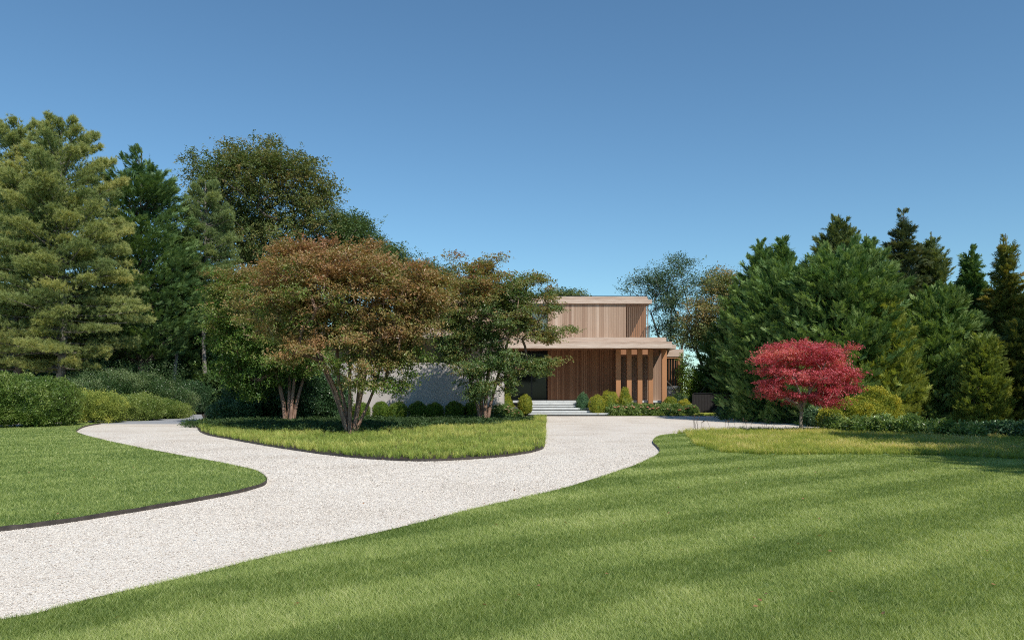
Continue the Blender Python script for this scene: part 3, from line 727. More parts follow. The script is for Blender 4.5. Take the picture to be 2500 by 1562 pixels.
# ground floor
zf = .889
boards(WX(1338, 50.35), 50.35, .1, zf, zmf0 + .004, .062, 'cedar_v', 'entry_wall', house, 66, x1=6.42, tb=.45, tv=.2, gap=.014, jig=.012)
Soup().box(6.42, 6.47, 50.30, 50.98, zf, zmf0 + .004, .3).build('entry_wall', M['cedar_v'], house)
boards(6.47, 51.0, .1, zf, zmf0 + .004, .13, 'weather_v', 'porch_wall', house, 67, x1=WX(1614.6, 51.0), tb=.3, tv=.12)
Soup().box(WX(1614.6, 51.0) + .004, 9.60, 51.1, 56, zf - .3, zmf0, .3).build('porch_wall', M['weather_v'], house)
Soup().box(2.3, 9.5, 51.15, 56, zf, zmf0 + .03).build('ground_floor_body', M['render'], house)
for (a, b_) in ((1504.2, 1515.7), (1530.8, 1542), (1557, 1568.4), (1583.4, 1594.7), (1616.7, 1628)):
    s = Soup(); x0, x1 = WX(a, 49.3), WX(b_, 49.3); s.box(x0, x1, 49.3, 49.6, .02, zmf0 + .004, .5 + .15 * rng.normal())
    s.build('post', M['cedar_post'], house)
# dark glazed entry
dr = Soup()
for x in (-.88, .35, 1.25, 2.2): dr.box(x, x + .06, 51.4, 51.5, zf, zmf0)
dr.box(-.82, 2.2, 51.4, 51.5, zf, zf + .05)
e = dr.build('entry_door', M['flash'], house)
Soup().box(-.8, 2.25, 51.46, 51.48, zf + .02, zmf0).build('pane', M['glass'], e)
Soup().box(-.9, 2.28, 52.3, 52.4, 0, zmf0 + .04).build('inner_wall', M['gatewood'], house)
Soup().box(2.268, 2.280, 50.47, 51.4, zf, zmf0).build('entry_wall', M['cedar_v'], house)
# porch slab and base
s = Soup(); x = .05
while x < 9.42:
    w = min(1.05, 9.45 - x); s.box(x, x + w - .008, 49.65, 52.2, .755, zf, .5); x += w
s.build('porch_floor', M['slab'], house)
Soup().box(-.85, 9.3, 49.85, 56, 0, .75).build('plinth', M['riser'], house)  # dark tone stands in for the shaded void under the porch
# left wing: concrete wall, recessed band, roof
s = Soup(); x0, x1 = WX(640, 42), WX(1205, 42); zc = WZ(885, 42); xc = x0
prof_ = [(x0, 42.0)] + [(x0 + (x1 - x0) * i / 12, 42.0) for i in range(1, 13)] + [(x1 + .55 * math.sin(t), 42.55 - .55 * math.cos(t)) for t in np.linspace(.12, 1.57, 12)] + [(x1 + .55, 44.5)]
pf = np.array(prof_); m_ = len(pf)
v = np.concatenate([np.c_[pf, np.zeros(m_)], np.c_[pf, np.full(m_, zc)]])
s.add(v, [(i, i + 1, m_ + i + 1, m_ + i) for i in range(m_ - 1)])
s.add([(x, y, zc) for x, y in prof_] + [(x0, 44.5, zc)], [tuple(range(m_ + 1))])
cw = s.build('concrete_wall', M['concrete'], house)
zw0, zw1 = WZ(826, 41.5), WZ(795, 41.5)
Soup().box(x0, -.95, 43.4, 44.4, zc - .4, zw0 + .02).build('recessed_wall', M['render'], house)
Soup().box(x0 + .3, -.92, 44.6, 56, 0, zw0 + .02).build('wing_body', M['render'], house)
s = Soup(); xw0, xw1 = WX(640, 41.5), WX(1193, 41.5)
s.box(xw0, xw1, 41.5, 41.56, zw0, zw0 + .26, .6); s.box(xw0, xw1 - .02, 41.53, 41.57, zw0 + .266, zw0 + .46, .4)
s.box(xw0, xw1 - .2, 41.75, 41.81, zw0 + .47, zw1, .5)
s.box(xw0, xw1 - .04, 41.58, 56, zw0 + .03, zw0 + .42, .4); s.box(xw0, xw1 - .25, 41.82, 56, zw0 + .42, zw1 - .03, .4)
s.build('wing_roof', M['weather_h'], house)
# right annex
dA = 53.0; xa0, xa1 = 9.6, WX(1669, dA); za1, za0 = WZ(852.5, dA), WZ(870.5, dA)
s = Soup(); s.box(xa0, xa1, dA, dA + .06, za0, za1, .5); s.box(xa0, xa1 - .03, dA + .06, 58, za0 + .02, za1 - .02, .4)
s.build('annex_roof', M['weather_h'], house)
s = Soup(); s.box(WX(1660.5, dA), xa1 - .02, dA + .04, 58, 0, za0 - .002, .45); s.build('annex_wall', M['weather_v'], house)
s = Soup(); zb_ = WZ(950, dA); r = np.random.default_rng(68); zz = .1
while zz < zb_ - .05:
    x = xa0 + (.1 if int(zz / .075) % 2 else 0)
    while x < WX(1660, dA) - .05:
        w = min(.21, WX(1660, dA) - x); s.box(x, x + w - .012, dA + .06, dA + .2, zz, zz + .063); x += .21
    zz += .075
s.box(xa0, WX(1660, dA), dA + .075, 57.9, 0, zb_ - .01)
s.build('stone_base', M['whitebrick'], house)
wa0, wa1, wz0, wz1 = xa0, WX(1660, dA), WZ(942, dA), WZ(871, dA); s = Soup()
s.box(wa1 - .09, wa1, dA + .05, dA + .2, wz0, wz1 - .1, .5); s.box(wa0, wa1, dA + .05, dA + .2, wz1 - .1, wz1 - .004, .5)
win = s.build('window', M['cedar_post'], house)
s = Soup()
for x in np.linspace(wa0 + .15, wa1 - .2, 8): s.box(x, x + .045, dA + .10, dA + .24, wz0, wz1 - .1, .5)
s.build('fin', M['cedar_v'], win)
Soup().box(wa0, wa1 - .09, dA + .27, dA + .29, wz0, wz1 - .1).build('pane', M['glassg'], win)
Soup().box(wa0, wa1 + .02, dA + .0, dA + .3, WZ(949.5, dA), wz0 - .002).build('sill', M['slab'], win)
Soup().box(wa0, wa1, dA + .32, 57.8, zb_, wz1).build('annex_wall', M['render'], house)

# steps
steps = thing('entry_steps', 'pale stone steps climbing to the timber porch', 'steps', None, (3, 48, 0))
for (a, b_, yt, d_) in ((1262, 1487, 1008, 47.5), (1274, 1471, 1002, 47.9), (1295, 1439, 995, 48.3), (1296, 1436, 989, 48.7), (1300, 1408, 983, 49.1)):
    z = WZ(yt, d_); s = Soup(); s.box(WX(a, d_), WX(b_, d_), d_, d_ + .46, z - .1, z)
    st = reparent(s.build('step', M['slab']), steps)
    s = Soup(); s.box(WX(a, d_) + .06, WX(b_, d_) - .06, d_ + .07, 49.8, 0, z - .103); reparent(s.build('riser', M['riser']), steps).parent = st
# dark gate at the right
gate = thing('timber_gate', 'charcoal slatted timber gate between the annex and the dark hedge', 'gate', None, (WX(1730, 49.5), 49.5, 0))
gx0, gx1 = WX(1694, 49.5), WX(1775, 49.5); gz = WZ(961, 49.5); s = Soup(); x = gx0
while x < gx1: s.box(x, x + .085, 49.5, 49.54, .06, gz); x += .095
reparent(s.build('board_panel', M['gatewood']), gate)
reparent(Soup().box(gx0 - .02, gx1 + .02, 49.46, 49.58, gz + .002, gz + .05).build('top_rail', M['flash']), gate)
for x in (gx0 - .1, gx1 + .02): reparent(Soup().box(x, x + .08, 49.47, 49.57, 0, gz).build('post', M['gatewood']), gate)

# ---------------------------------------------------------------- the three crape trees on the island
def bp(px, py, d, rx, ry, rd=None, dd=0.0):
    """crown clump measured in the photo: centre, radii, depth offset"""
    return (WX(px, d + dd), d + dd, WZ(py, d), rx / F * d, rd if rd else rx / F * d, ry / F * d)
def stem(d, pts, r):
    out = []
    for i, (x, y, dd) in enumerate(pts): out.append(np.array([WX(x, d), d + dd, WZ(y, d)]))
    if pts[0][1] > 1015: out[0][2] = min(out[0][2], .02)
    return out
T2 = 27.9
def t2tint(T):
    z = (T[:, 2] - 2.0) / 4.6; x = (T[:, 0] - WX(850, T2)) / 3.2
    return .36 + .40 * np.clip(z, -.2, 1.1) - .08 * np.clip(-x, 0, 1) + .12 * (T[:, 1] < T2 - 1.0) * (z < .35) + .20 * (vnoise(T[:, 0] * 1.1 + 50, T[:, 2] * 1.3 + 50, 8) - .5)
r = np.random.default_rng(11)
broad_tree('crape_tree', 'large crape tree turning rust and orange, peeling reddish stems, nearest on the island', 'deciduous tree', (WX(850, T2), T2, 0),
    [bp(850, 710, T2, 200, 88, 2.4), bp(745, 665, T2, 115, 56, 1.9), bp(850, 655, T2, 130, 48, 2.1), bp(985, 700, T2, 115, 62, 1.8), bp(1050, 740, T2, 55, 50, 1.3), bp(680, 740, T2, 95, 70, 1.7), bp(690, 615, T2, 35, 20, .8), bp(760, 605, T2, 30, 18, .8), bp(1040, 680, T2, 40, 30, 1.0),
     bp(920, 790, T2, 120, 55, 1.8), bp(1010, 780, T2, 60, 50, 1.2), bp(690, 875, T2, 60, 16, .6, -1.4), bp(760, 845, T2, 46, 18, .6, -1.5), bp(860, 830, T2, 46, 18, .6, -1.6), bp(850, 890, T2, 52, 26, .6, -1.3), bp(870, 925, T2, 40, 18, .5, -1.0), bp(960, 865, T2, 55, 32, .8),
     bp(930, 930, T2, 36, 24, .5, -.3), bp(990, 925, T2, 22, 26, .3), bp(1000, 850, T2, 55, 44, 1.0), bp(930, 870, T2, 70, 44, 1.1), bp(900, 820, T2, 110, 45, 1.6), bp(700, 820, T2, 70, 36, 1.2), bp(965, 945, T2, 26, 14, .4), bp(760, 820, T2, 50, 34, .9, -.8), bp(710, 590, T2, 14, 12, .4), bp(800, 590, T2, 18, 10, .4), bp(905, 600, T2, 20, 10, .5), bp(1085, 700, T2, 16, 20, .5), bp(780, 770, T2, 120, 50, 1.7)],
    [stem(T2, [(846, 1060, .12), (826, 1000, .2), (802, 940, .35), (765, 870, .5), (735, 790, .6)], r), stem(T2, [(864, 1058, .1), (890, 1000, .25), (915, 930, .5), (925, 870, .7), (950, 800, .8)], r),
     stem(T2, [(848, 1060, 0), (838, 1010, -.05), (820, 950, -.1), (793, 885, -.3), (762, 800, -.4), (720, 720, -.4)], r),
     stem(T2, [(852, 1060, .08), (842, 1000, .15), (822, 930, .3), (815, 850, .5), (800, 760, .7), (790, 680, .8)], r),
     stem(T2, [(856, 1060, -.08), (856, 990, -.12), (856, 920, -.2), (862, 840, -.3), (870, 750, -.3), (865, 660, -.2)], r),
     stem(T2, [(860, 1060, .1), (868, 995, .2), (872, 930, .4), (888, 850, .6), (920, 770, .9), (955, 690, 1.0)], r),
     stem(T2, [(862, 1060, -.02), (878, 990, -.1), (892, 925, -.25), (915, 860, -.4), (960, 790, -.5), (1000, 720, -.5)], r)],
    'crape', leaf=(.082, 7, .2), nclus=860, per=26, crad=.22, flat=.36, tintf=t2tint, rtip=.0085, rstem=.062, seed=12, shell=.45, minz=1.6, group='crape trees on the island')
T1 = 35.8
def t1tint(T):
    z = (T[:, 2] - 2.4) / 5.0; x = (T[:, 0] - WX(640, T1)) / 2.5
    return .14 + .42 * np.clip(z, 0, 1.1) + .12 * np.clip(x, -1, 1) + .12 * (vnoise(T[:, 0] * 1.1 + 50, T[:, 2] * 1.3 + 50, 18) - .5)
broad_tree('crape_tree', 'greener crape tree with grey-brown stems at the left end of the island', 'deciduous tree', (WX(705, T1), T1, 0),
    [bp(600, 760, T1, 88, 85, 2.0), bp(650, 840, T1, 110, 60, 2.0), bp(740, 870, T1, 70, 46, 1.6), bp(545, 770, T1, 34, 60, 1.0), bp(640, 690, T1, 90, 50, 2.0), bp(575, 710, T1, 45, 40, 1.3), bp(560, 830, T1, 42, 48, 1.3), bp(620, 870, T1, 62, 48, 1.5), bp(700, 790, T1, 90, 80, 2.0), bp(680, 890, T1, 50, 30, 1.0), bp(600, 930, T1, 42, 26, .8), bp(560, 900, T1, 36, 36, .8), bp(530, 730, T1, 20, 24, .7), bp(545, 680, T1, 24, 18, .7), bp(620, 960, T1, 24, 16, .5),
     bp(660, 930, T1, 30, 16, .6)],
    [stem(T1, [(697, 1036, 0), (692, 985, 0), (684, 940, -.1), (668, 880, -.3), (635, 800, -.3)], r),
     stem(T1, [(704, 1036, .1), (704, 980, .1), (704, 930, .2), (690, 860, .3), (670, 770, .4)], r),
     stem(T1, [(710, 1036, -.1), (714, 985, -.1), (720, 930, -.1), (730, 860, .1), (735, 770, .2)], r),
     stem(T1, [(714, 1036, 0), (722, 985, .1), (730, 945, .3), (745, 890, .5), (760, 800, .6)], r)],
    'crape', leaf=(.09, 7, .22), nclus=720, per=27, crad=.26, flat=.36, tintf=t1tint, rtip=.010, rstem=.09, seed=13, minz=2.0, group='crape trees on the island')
T3 = 37.5
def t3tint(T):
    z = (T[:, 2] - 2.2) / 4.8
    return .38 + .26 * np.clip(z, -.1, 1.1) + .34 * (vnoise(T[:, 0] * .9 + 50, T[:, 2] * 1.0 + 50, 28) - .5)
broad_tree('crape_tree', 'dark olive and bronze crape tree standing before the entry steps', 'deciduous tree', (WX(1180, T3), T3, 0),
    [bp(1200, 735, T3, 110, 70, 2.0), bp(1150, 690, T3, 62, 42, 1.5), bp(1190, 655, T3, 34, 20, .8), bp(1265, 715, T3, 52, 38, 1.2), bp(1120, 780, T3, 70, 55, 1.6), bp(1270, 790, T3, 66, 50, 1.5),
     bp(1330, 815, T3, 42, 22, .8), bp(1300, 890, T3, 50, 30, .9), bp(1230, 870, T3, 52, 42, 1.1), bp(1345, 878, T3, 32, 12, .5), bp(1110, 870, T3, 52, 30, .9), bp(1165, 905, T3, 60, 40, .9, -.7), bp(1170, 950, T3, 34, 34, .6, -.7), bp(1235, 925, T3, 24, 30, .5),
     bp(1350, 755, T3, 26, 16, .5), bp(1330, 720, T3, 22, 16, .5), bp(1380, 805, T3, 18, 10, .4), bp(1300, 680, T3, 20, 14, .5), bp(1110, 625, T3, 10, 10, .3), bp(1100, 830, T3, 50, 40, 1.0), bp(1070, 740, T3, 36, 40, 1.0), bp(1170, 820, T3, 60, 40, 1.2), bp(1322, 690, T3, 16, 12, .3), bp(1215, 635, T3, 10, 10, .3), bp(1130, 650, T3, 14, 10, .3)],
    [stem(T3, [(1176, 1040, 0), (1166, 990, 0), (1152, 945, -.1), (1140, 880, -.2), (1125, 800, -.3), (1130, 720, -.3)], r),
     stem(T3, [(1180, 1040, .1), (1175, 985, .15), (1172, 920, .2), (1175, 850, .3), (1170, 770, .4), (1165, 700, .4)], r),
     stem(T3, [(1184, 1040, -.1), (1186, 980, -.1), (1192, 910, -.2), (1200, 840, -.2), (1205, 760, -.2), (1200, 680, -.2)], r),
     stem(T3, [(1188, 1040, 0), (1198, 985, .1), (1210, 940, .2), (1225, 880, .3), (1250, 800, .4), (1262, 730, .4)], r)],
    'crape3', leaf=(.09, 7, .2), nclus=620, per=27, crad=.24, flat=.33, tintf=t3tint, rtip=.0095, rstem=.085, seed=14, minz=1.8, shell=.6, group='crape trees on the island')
# red maple
TM = 28.3
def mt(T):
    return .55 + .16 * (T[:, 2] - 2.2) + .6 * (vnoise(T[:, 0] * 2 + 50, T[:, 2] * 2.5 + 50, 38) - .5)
broad_tree('red_maple_tree', 'small red-leaved maple with a pale forked trunk, alone in the golden sedge', 'deciduous tree', (WX(1957, TM), TM, 0),
    [bp(1960, 866, TM, 66, 36, 1.3), bp(1911, 866, TM, 48, 26, 1.0), bp(2010, 866, TM, 53, 26, 1.1), bp(1888, 900, TM, 40, 30, .9), bp(2046, 905, TM, 40, 34, .9), bp(1960, 916, TM, 84, 22, 1.4), bp(1884, 947, TM, 32, 22, .8), bp(2032, 947, TM, 44, 22, .9),
     bp(1929, 965, TM, 48, 13, .9), bp(1996, 969, TM, 44, 13, .9), bp(2041, 982, TM, 23, 11, .5), bp(2073, 847, TM, 13, 7, .3), bp(1860, 878, TM, 16, 9, .4), bp(2079, 926, TM, 12, 8, .3), bp(1857, 932, TM, 11, 7, .3)],
    [stem(TM, [(1957, 1062, 0), (1955, 1030, 0), (1958, 1000, .02), (1955, 978, 0), (1942, 940, -.15), (1928, 900, -.25)], r),
     stem(TM, [(1959, 992, -.05), (1968, 960, -.25), (1985, 925, -.45), (2003, 885, -.5)], r),
     stem(TM, [(1956, 1000, -.02), (1940, 985, -.2), (1922, 978, -.3)], r)],
    'red', leaf=(.062, 8, .16), nclus=265, per=22, crad=.18, flat=.24, tintf=mt, rtip=.006, rstem=.06, seed=15, bark='barkmaple', shell=.42, droop=.35, minz=.9, ratio=.5)

# ---------------------------------------------------------------- left background trees
pine('pine_tree', 'huge yellow-green pine with layered drooping limbs at the left edge', 150, 275, 43, [(275, 18), (305, 55), (360, 100), (460, 145), (600, 165), (700, 185), (800, 185), (880, 140), (905, 60)], nb=200, per=215, seed=5, tb=.52, tl=.16, wid=.0075, k=18)
pine('pine_tree', 'second tall pine with upright tips, cut by the left edge of the picture', 40, 282, 45, [(282, 16), (315, 50), (380, 95), (520, 120), (650, 150), (800, 170), (900, 120)], nb=190, per=200, seed=6, tb=.54, tl=.16, wid=.0075, k=18)
pine('pine_tree', 'slim grey-green pine top between the cypress and the bronze maple', 500, 430, 52, [(430, 12), (470, 42), (540, 68), (620, 85), (720, 95), (800, 85)], mat='pine', tb=.30, nb=120, per=130, tl=.17, wid=.009, seed=8, trunk_r=.18)
conifer('cypress_tree', 'tall dark green cypress with reddish stems behind the left hedge', 345, 362, 49, [(362, 10), (400, 42), (450, 75), (540, 100), (640, 125), (740, 140), (820, 120), (860, 60)], 'darkcyp', nb=325, per=40, fl=.44, up=.5, seed=21, tb=.55, trunk_r=.2)
conifer('cypress_tree', 'green cypress with drooping sprays to the left of the greener crape tree', 455, 560, 54, [(560, 15), (620, 50), (700, 90), (780, 115), (860, 115), (940, 70)], 'darkcyp', nb=187, per=37, fl=.42, up=.35, seed=22, tb=.6)
# multi-stemmed undergrowth trunks
def bare(name, label, stems_, rad, bark='bark', cat='tree trunk'):
    P, par, rr = [], [], []
    for st in stems_:
        for i, p in enumerate(st): P.append(p); par.append(-1 if i == 0 else len(P) - 2); rr.append(rad * (1 - .6 * i / len(st)))
    root = thing(name, label, cat, None, tuple(P[0])); w = Soup(); limb_soup(w, P, par, rr, 7); reparent(w.build('trunk', M[bark], None, True), root); return root
def bgtree(name, label, px, d, blobs, mat, leaf, nclus, per, crad, seed, tint0=.5, tgrad=.0, rstem=.16, bark='bark', group='trees behind the house', cat='deciduous tree', minz=2.5, shell=.5, rtip=.012):
    x = WX(px, d); top = max(b[2] + b[5] for b in blobs)
    st = [[np.array([x, d, 0.]), np.array([x + .1, d, top * .25]), np.array([x - .1, d + .1, top * .5]), np.array([x + .05, d, top * .72])],
          [np.array([x + .2, d, top * .2]), np.array([x + .9, d, top * .42]), np.array([x + 1.6, d + .2, top * .6])],
          [np.array([x - .2, d, top * .22]), np.array([x - 1.0, d, top * .45]), np.array([x - 1.7, d - .2, top * .62])]]
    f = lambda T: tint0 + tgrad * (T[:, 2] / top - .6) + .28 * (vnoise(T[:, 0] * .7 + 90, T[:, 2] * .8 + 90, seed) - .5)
    return broad_tree(name, label, cat, (x, d, 0), blobs, st, mat, leaf=leaf, nclus=nclus, per=per, crad=crad, tintf=f, rtip=rtip, rstem=rstem, seed=seed, bark=bark, group=group, minz=minz, shell=shell)
D3 = 58
bgtree('maple_tree', 'big bronze-green maple rising behind the rust-coloured crape tree', 640, D3,
       [bp(640, 470, D3, 165, 95, 4.5), bp(545, 425, D3, 80, 52, 3), bp(640, 395, D3, 95, 40, 3), bp(720, 440, D3, 80, 60, 3), bp(770, 540, D3, 70, 60, 3), bp(560, 560, D3, 90, 80, 3.5), bp(670, 600, D3, 110, 70, 3.5), bp(480, 385, D3, 16, 10, .8), bp(800, 490, D3, 22, 16, 1), bp(575, 365, D3, 22, 16, 1), bp(655, 355, D3, 18, 14, 1), bp(745, 400, D3, 22, 16, 1), bp(785, 450, D3, 20, 16, 1)],
       'maplebg', (.16, 7, .4), 720, 19, .46, 71, .54, .35, .22, shell=.42)
bgtree('linden_tree', 'green rounded tree stepping down right of the bronze maple', 870, 60, [bp(860, 590, 60, 70, 60, 2.6), bp(930, 640, 60, 60, 45, 2.4), bp(845, 550, 60, 25, 22, 1.5), bp(810, 640, 60, 60, 60, 2.4), bp(950, 612, 60, 15, 16, .8)],
       'greenbg', (.16, 7, .4), 380, 22, .45, 72, .42)
bgtree('locust_tree', 'small airy grey-green tree top above the rust crape crown', 985, 66, [bp(985, 650, 66, 32, 28, 1.5), bp(965, 625, 66, 14, 10, .8), bp(1010, 690, 66, 40, 30, 1.5)], 'bluebg', (.11, 7, .35), 90, 12, .42, 73, .5)
bgtree('oak_tree', 'low olive tree tops seen just left of the bronze crape crown', 1050, 64, [bp(1045, 670, 64, 34, 25, 1.6), bp(1085, 680, 64, 28, 22, 1.6), bp(1020, 700, 64, 40, 30, 1.6)], 'maplebg', (.14, 7, .4), 120, 18, .45, 74, .5)
bgtree('oak_tree', 'dark green tree top just showing above the flat upper roof', 1385, 80, [bp(1385, 730, 80, 55, 18, 2.2), bp(1345, 722, 80, 14, 8, .8)], 'maplebg', (.16, 7, .4), 110, 18, .4, 75, .4)
# ---------------------------------------------------------------- right background trees
bgtree('willow_tree', 'airy blue-green tree with thin leaves right behind the flat upper roof', 1640, 64,
       [bp(1640, 720, 64, 75, 75, 2.6), bp(1600, 690, 64, 50, 38, 2), bp(1655, 650, 64, 36, 30, 1.6), bp(1720, 690, 64, 50, 34, 2), bp(1560, 690, 64, 25, 20, 1.0), bp(1640, 800, 64, 60, 45, 2), bp(1535, 705, 64, 14, 8, .6), bp(1745, 670, 64, 20, 14, .8)],
       'bluebg', (.13, 7, .34), 320, 12, .42, 76, .45, 0, .12, shell=.7, rtip=.007, bark='barkgrey')
bgtree('hornbeam_tree', 'brown-tipped tree between the house and the dark cypress hedge', 1735, 56,
       [bp(1730, 770, 56, 55, 55, 1.8), bp(1700, 820, 56, 40, 40, 1.4), bp(1765, 710, 56, 45, 30, 1.5), bp(1790, 760, 56, 40, 50, 1.5), bp(1770, 680, 56, 30, 16, 1.0)],
       'brownbg', (.13, 7, .34), 260, 17, .34, 77, .5, .4, .10, rtip=.009)
HG = 'dark conifers along the right boundary'
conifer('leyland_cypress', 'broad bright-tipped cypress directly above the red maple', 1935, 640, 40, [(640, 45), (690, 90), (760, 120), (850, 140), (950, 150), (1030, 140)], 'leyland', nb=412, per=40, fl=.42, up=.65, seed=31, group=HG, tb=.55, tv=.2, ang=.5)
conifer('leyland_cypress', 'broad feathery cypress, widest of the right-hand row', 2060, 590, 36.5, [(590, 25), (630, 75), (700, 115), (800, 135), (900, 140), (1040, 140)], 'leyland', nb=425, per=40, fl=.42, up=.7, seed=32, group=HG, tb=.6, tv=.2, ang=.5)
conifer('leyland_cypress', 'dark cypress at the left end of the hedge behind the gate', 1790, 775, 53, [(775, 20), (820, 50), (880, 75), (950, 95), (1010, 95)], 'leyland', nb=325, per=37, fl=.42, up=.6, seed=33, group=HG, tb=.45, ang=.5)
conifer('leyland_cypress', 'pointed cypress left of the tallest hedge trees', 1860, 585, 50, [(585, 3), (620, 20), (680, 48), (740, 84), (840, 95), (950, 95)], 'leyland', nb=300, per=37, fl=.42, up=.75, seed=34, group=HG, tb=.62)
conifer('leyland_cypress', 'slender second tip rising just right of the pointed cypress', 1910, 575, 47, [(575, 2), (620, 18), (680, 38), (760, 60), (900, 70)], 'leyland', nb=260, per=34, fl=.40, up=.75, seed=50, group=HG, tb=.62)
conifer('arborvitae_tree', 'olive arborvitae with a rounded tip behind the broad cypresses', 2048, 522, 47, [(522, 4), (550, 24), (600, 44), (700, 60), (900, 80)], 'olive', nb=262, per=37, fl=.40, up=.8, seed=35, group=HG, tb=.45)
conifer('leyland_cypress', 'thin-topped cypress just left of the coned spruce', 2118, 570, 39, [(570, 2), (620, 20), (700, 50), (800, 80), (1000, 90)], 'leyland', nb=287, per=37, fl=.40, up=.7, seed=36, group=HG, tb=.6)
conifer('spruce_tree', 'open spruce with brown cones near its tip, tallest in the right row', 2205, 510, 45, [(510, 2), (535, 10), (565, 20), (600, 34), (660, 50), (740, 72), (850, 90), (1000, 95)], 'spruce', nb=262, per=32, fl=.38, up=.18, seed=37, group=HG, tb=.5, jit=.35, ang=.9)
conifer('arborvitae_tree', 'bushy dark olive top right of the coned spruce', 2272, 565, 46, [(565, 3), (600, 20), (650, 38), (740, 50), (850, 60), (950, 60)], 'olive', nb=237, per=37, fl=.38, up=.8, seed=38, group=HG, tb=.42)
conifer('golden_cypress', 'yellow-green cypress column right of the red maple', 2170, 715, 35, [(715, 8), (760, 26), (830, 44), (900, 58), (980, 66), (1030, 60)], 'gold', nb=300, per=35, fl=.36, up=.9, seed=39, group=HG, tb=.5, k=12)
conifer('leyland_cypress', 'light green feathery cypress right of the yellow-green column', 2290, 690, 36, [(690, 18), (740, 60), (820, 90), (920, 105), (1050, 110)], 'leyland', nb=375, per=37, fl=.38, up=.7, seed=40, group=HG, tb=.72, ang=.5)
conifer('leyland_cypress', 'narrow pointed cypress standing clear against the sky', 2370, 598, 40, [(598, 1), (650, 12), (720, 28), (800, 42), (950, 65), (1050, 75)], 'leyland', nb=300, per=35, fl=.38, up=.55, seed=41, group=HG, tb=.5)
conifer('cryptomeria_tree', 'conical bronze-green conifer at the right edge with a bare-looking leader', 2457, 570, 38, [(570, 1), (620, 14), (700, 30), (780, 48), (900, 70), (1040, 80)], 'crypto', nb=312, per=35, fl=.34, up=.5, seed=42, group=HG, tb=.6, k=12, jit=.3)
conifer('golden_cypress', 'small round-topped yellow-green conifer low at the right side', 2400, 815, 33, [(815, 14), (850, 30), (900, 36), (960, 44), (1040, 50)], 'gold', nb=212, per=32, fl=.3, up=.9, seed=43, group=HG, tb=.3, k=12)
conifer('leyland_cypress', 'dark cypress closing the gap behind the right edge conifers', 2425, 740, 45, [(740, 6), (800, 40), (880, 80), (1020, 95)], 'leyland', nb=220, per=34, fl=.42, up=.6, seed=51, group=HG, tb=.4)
conifer('golden_cypress', 'bronze conifer filling the corner at the right edge', 2490, 780, 34, [(780, 14), (840, 45), (920, 65), (1040, 80)], 'crypto', nb=212, per=32, fl=.34, up=.7, seed=44, group=HG, tb=.35, k=12)
for i, (x, y, zt, nb_) in enumerate(((27.0, 30.5, 15, 330), (24, 21.5, 15, 330), (19.0, 13.6, 16.5, 360), (16.5, 9.3, 12.5, 330))):
    d = y; hwp = 4.0 / d * F; px = 1250 + x / d * F; yt = HZ - (zt - EYE) / d * F; yb = HZ + (EYE - .8) / d * F
    conifer('leyland_cypress', ('cypress of the right row just past the picture edge, farthest of four', 'second farthest cypress past the right edge', 'second nearest cypress past the right edge', 'nearest cypress past the right edge')[i], px, yt, d,
            [(yt, hwp * .1), (yt * .7 + yb * .3, hwp * .7), (yt * .4 + yb * .6, hwp), (yb, hwp)], 'leyland', nb=nb_, per=26, fl=.42, up=.65, seed=45 + i, group=HG)

# far woods, one mass each side
def woods(name, label, x0, x1, d0, d1, h, n, seed, mat='greenbg'):
    r = np.random.default_rng(seed); s = Soup(); lf = [sprig(7, .2, .55, seed + i, .6, .1) for i in range(4)]
    x = x0 + (x1 - x0) * r.random(n); y = d0 + (d1 - d0) * r.random(n)
    H = h * (.55 + .6 * vnoise(x * .22 + 40, y * .22 + 40, seed)); z = H * (1 - r.random(n) ** 1.6 * .98)
    O = np.stack([x, y, z], 1)
    scatter(s, lf, O, rdir(n, r) * [1, 1, .5], norm(np.array([[0, -.4, 1.]]) + r.normal(size=(n, 3)) * .5), .9 + .7 * r.random(n), .2 + r.normal(size=n) * .15, r)
    return tag(s.build(name, M[mat]), label, 'woodland', kind='stuff')
woods('woodland', 'dense dark woodland filling the gaps behind the left trees', -50, -15.5, 56, 68, 8.5, 46000, 81)
woods('woodland', 'dense dark woodland behind the right conifers', 17, 46, 52, 64, 8.0, 36000, 82)
woods('undergrowth', 'shaded undergrowth below the left conifers', -32, -14.5, 51, 56, 3.6, 22000, 83)

# extra trunks seen under the left canopy
def tr(px, pts, d): return [np.array([WX(x, d), d + dd, WZ(y, d)]) for x, y, dd in pts]
bare('bare_tree', 'leaning reddish stems in the shade under the left cypress', [tr(0, [(345, 1010, 0), (340, 900, 0), (348, 830, .2), (340, 760, .3)], 50), tr(0, [(348, 1010, .1), (362, 880, .2), (395, 810, .4), (425, 780, .5)], 50), tr(0, [(346, 950, .1), (356, 860, 0), (372, 790, 0), (372, 720, .2)], 50)], .10, 'bark', 'bare tree')
bare('bare_tree', 'pale blotched trunk in the shade above the left shrubs', [tr(0, [(425, 1012, 0), (424, 930, 0), (430, 860, .1), (435, 780, .2)], 50.5)], .15, 'barkgrey', 'bare tree')

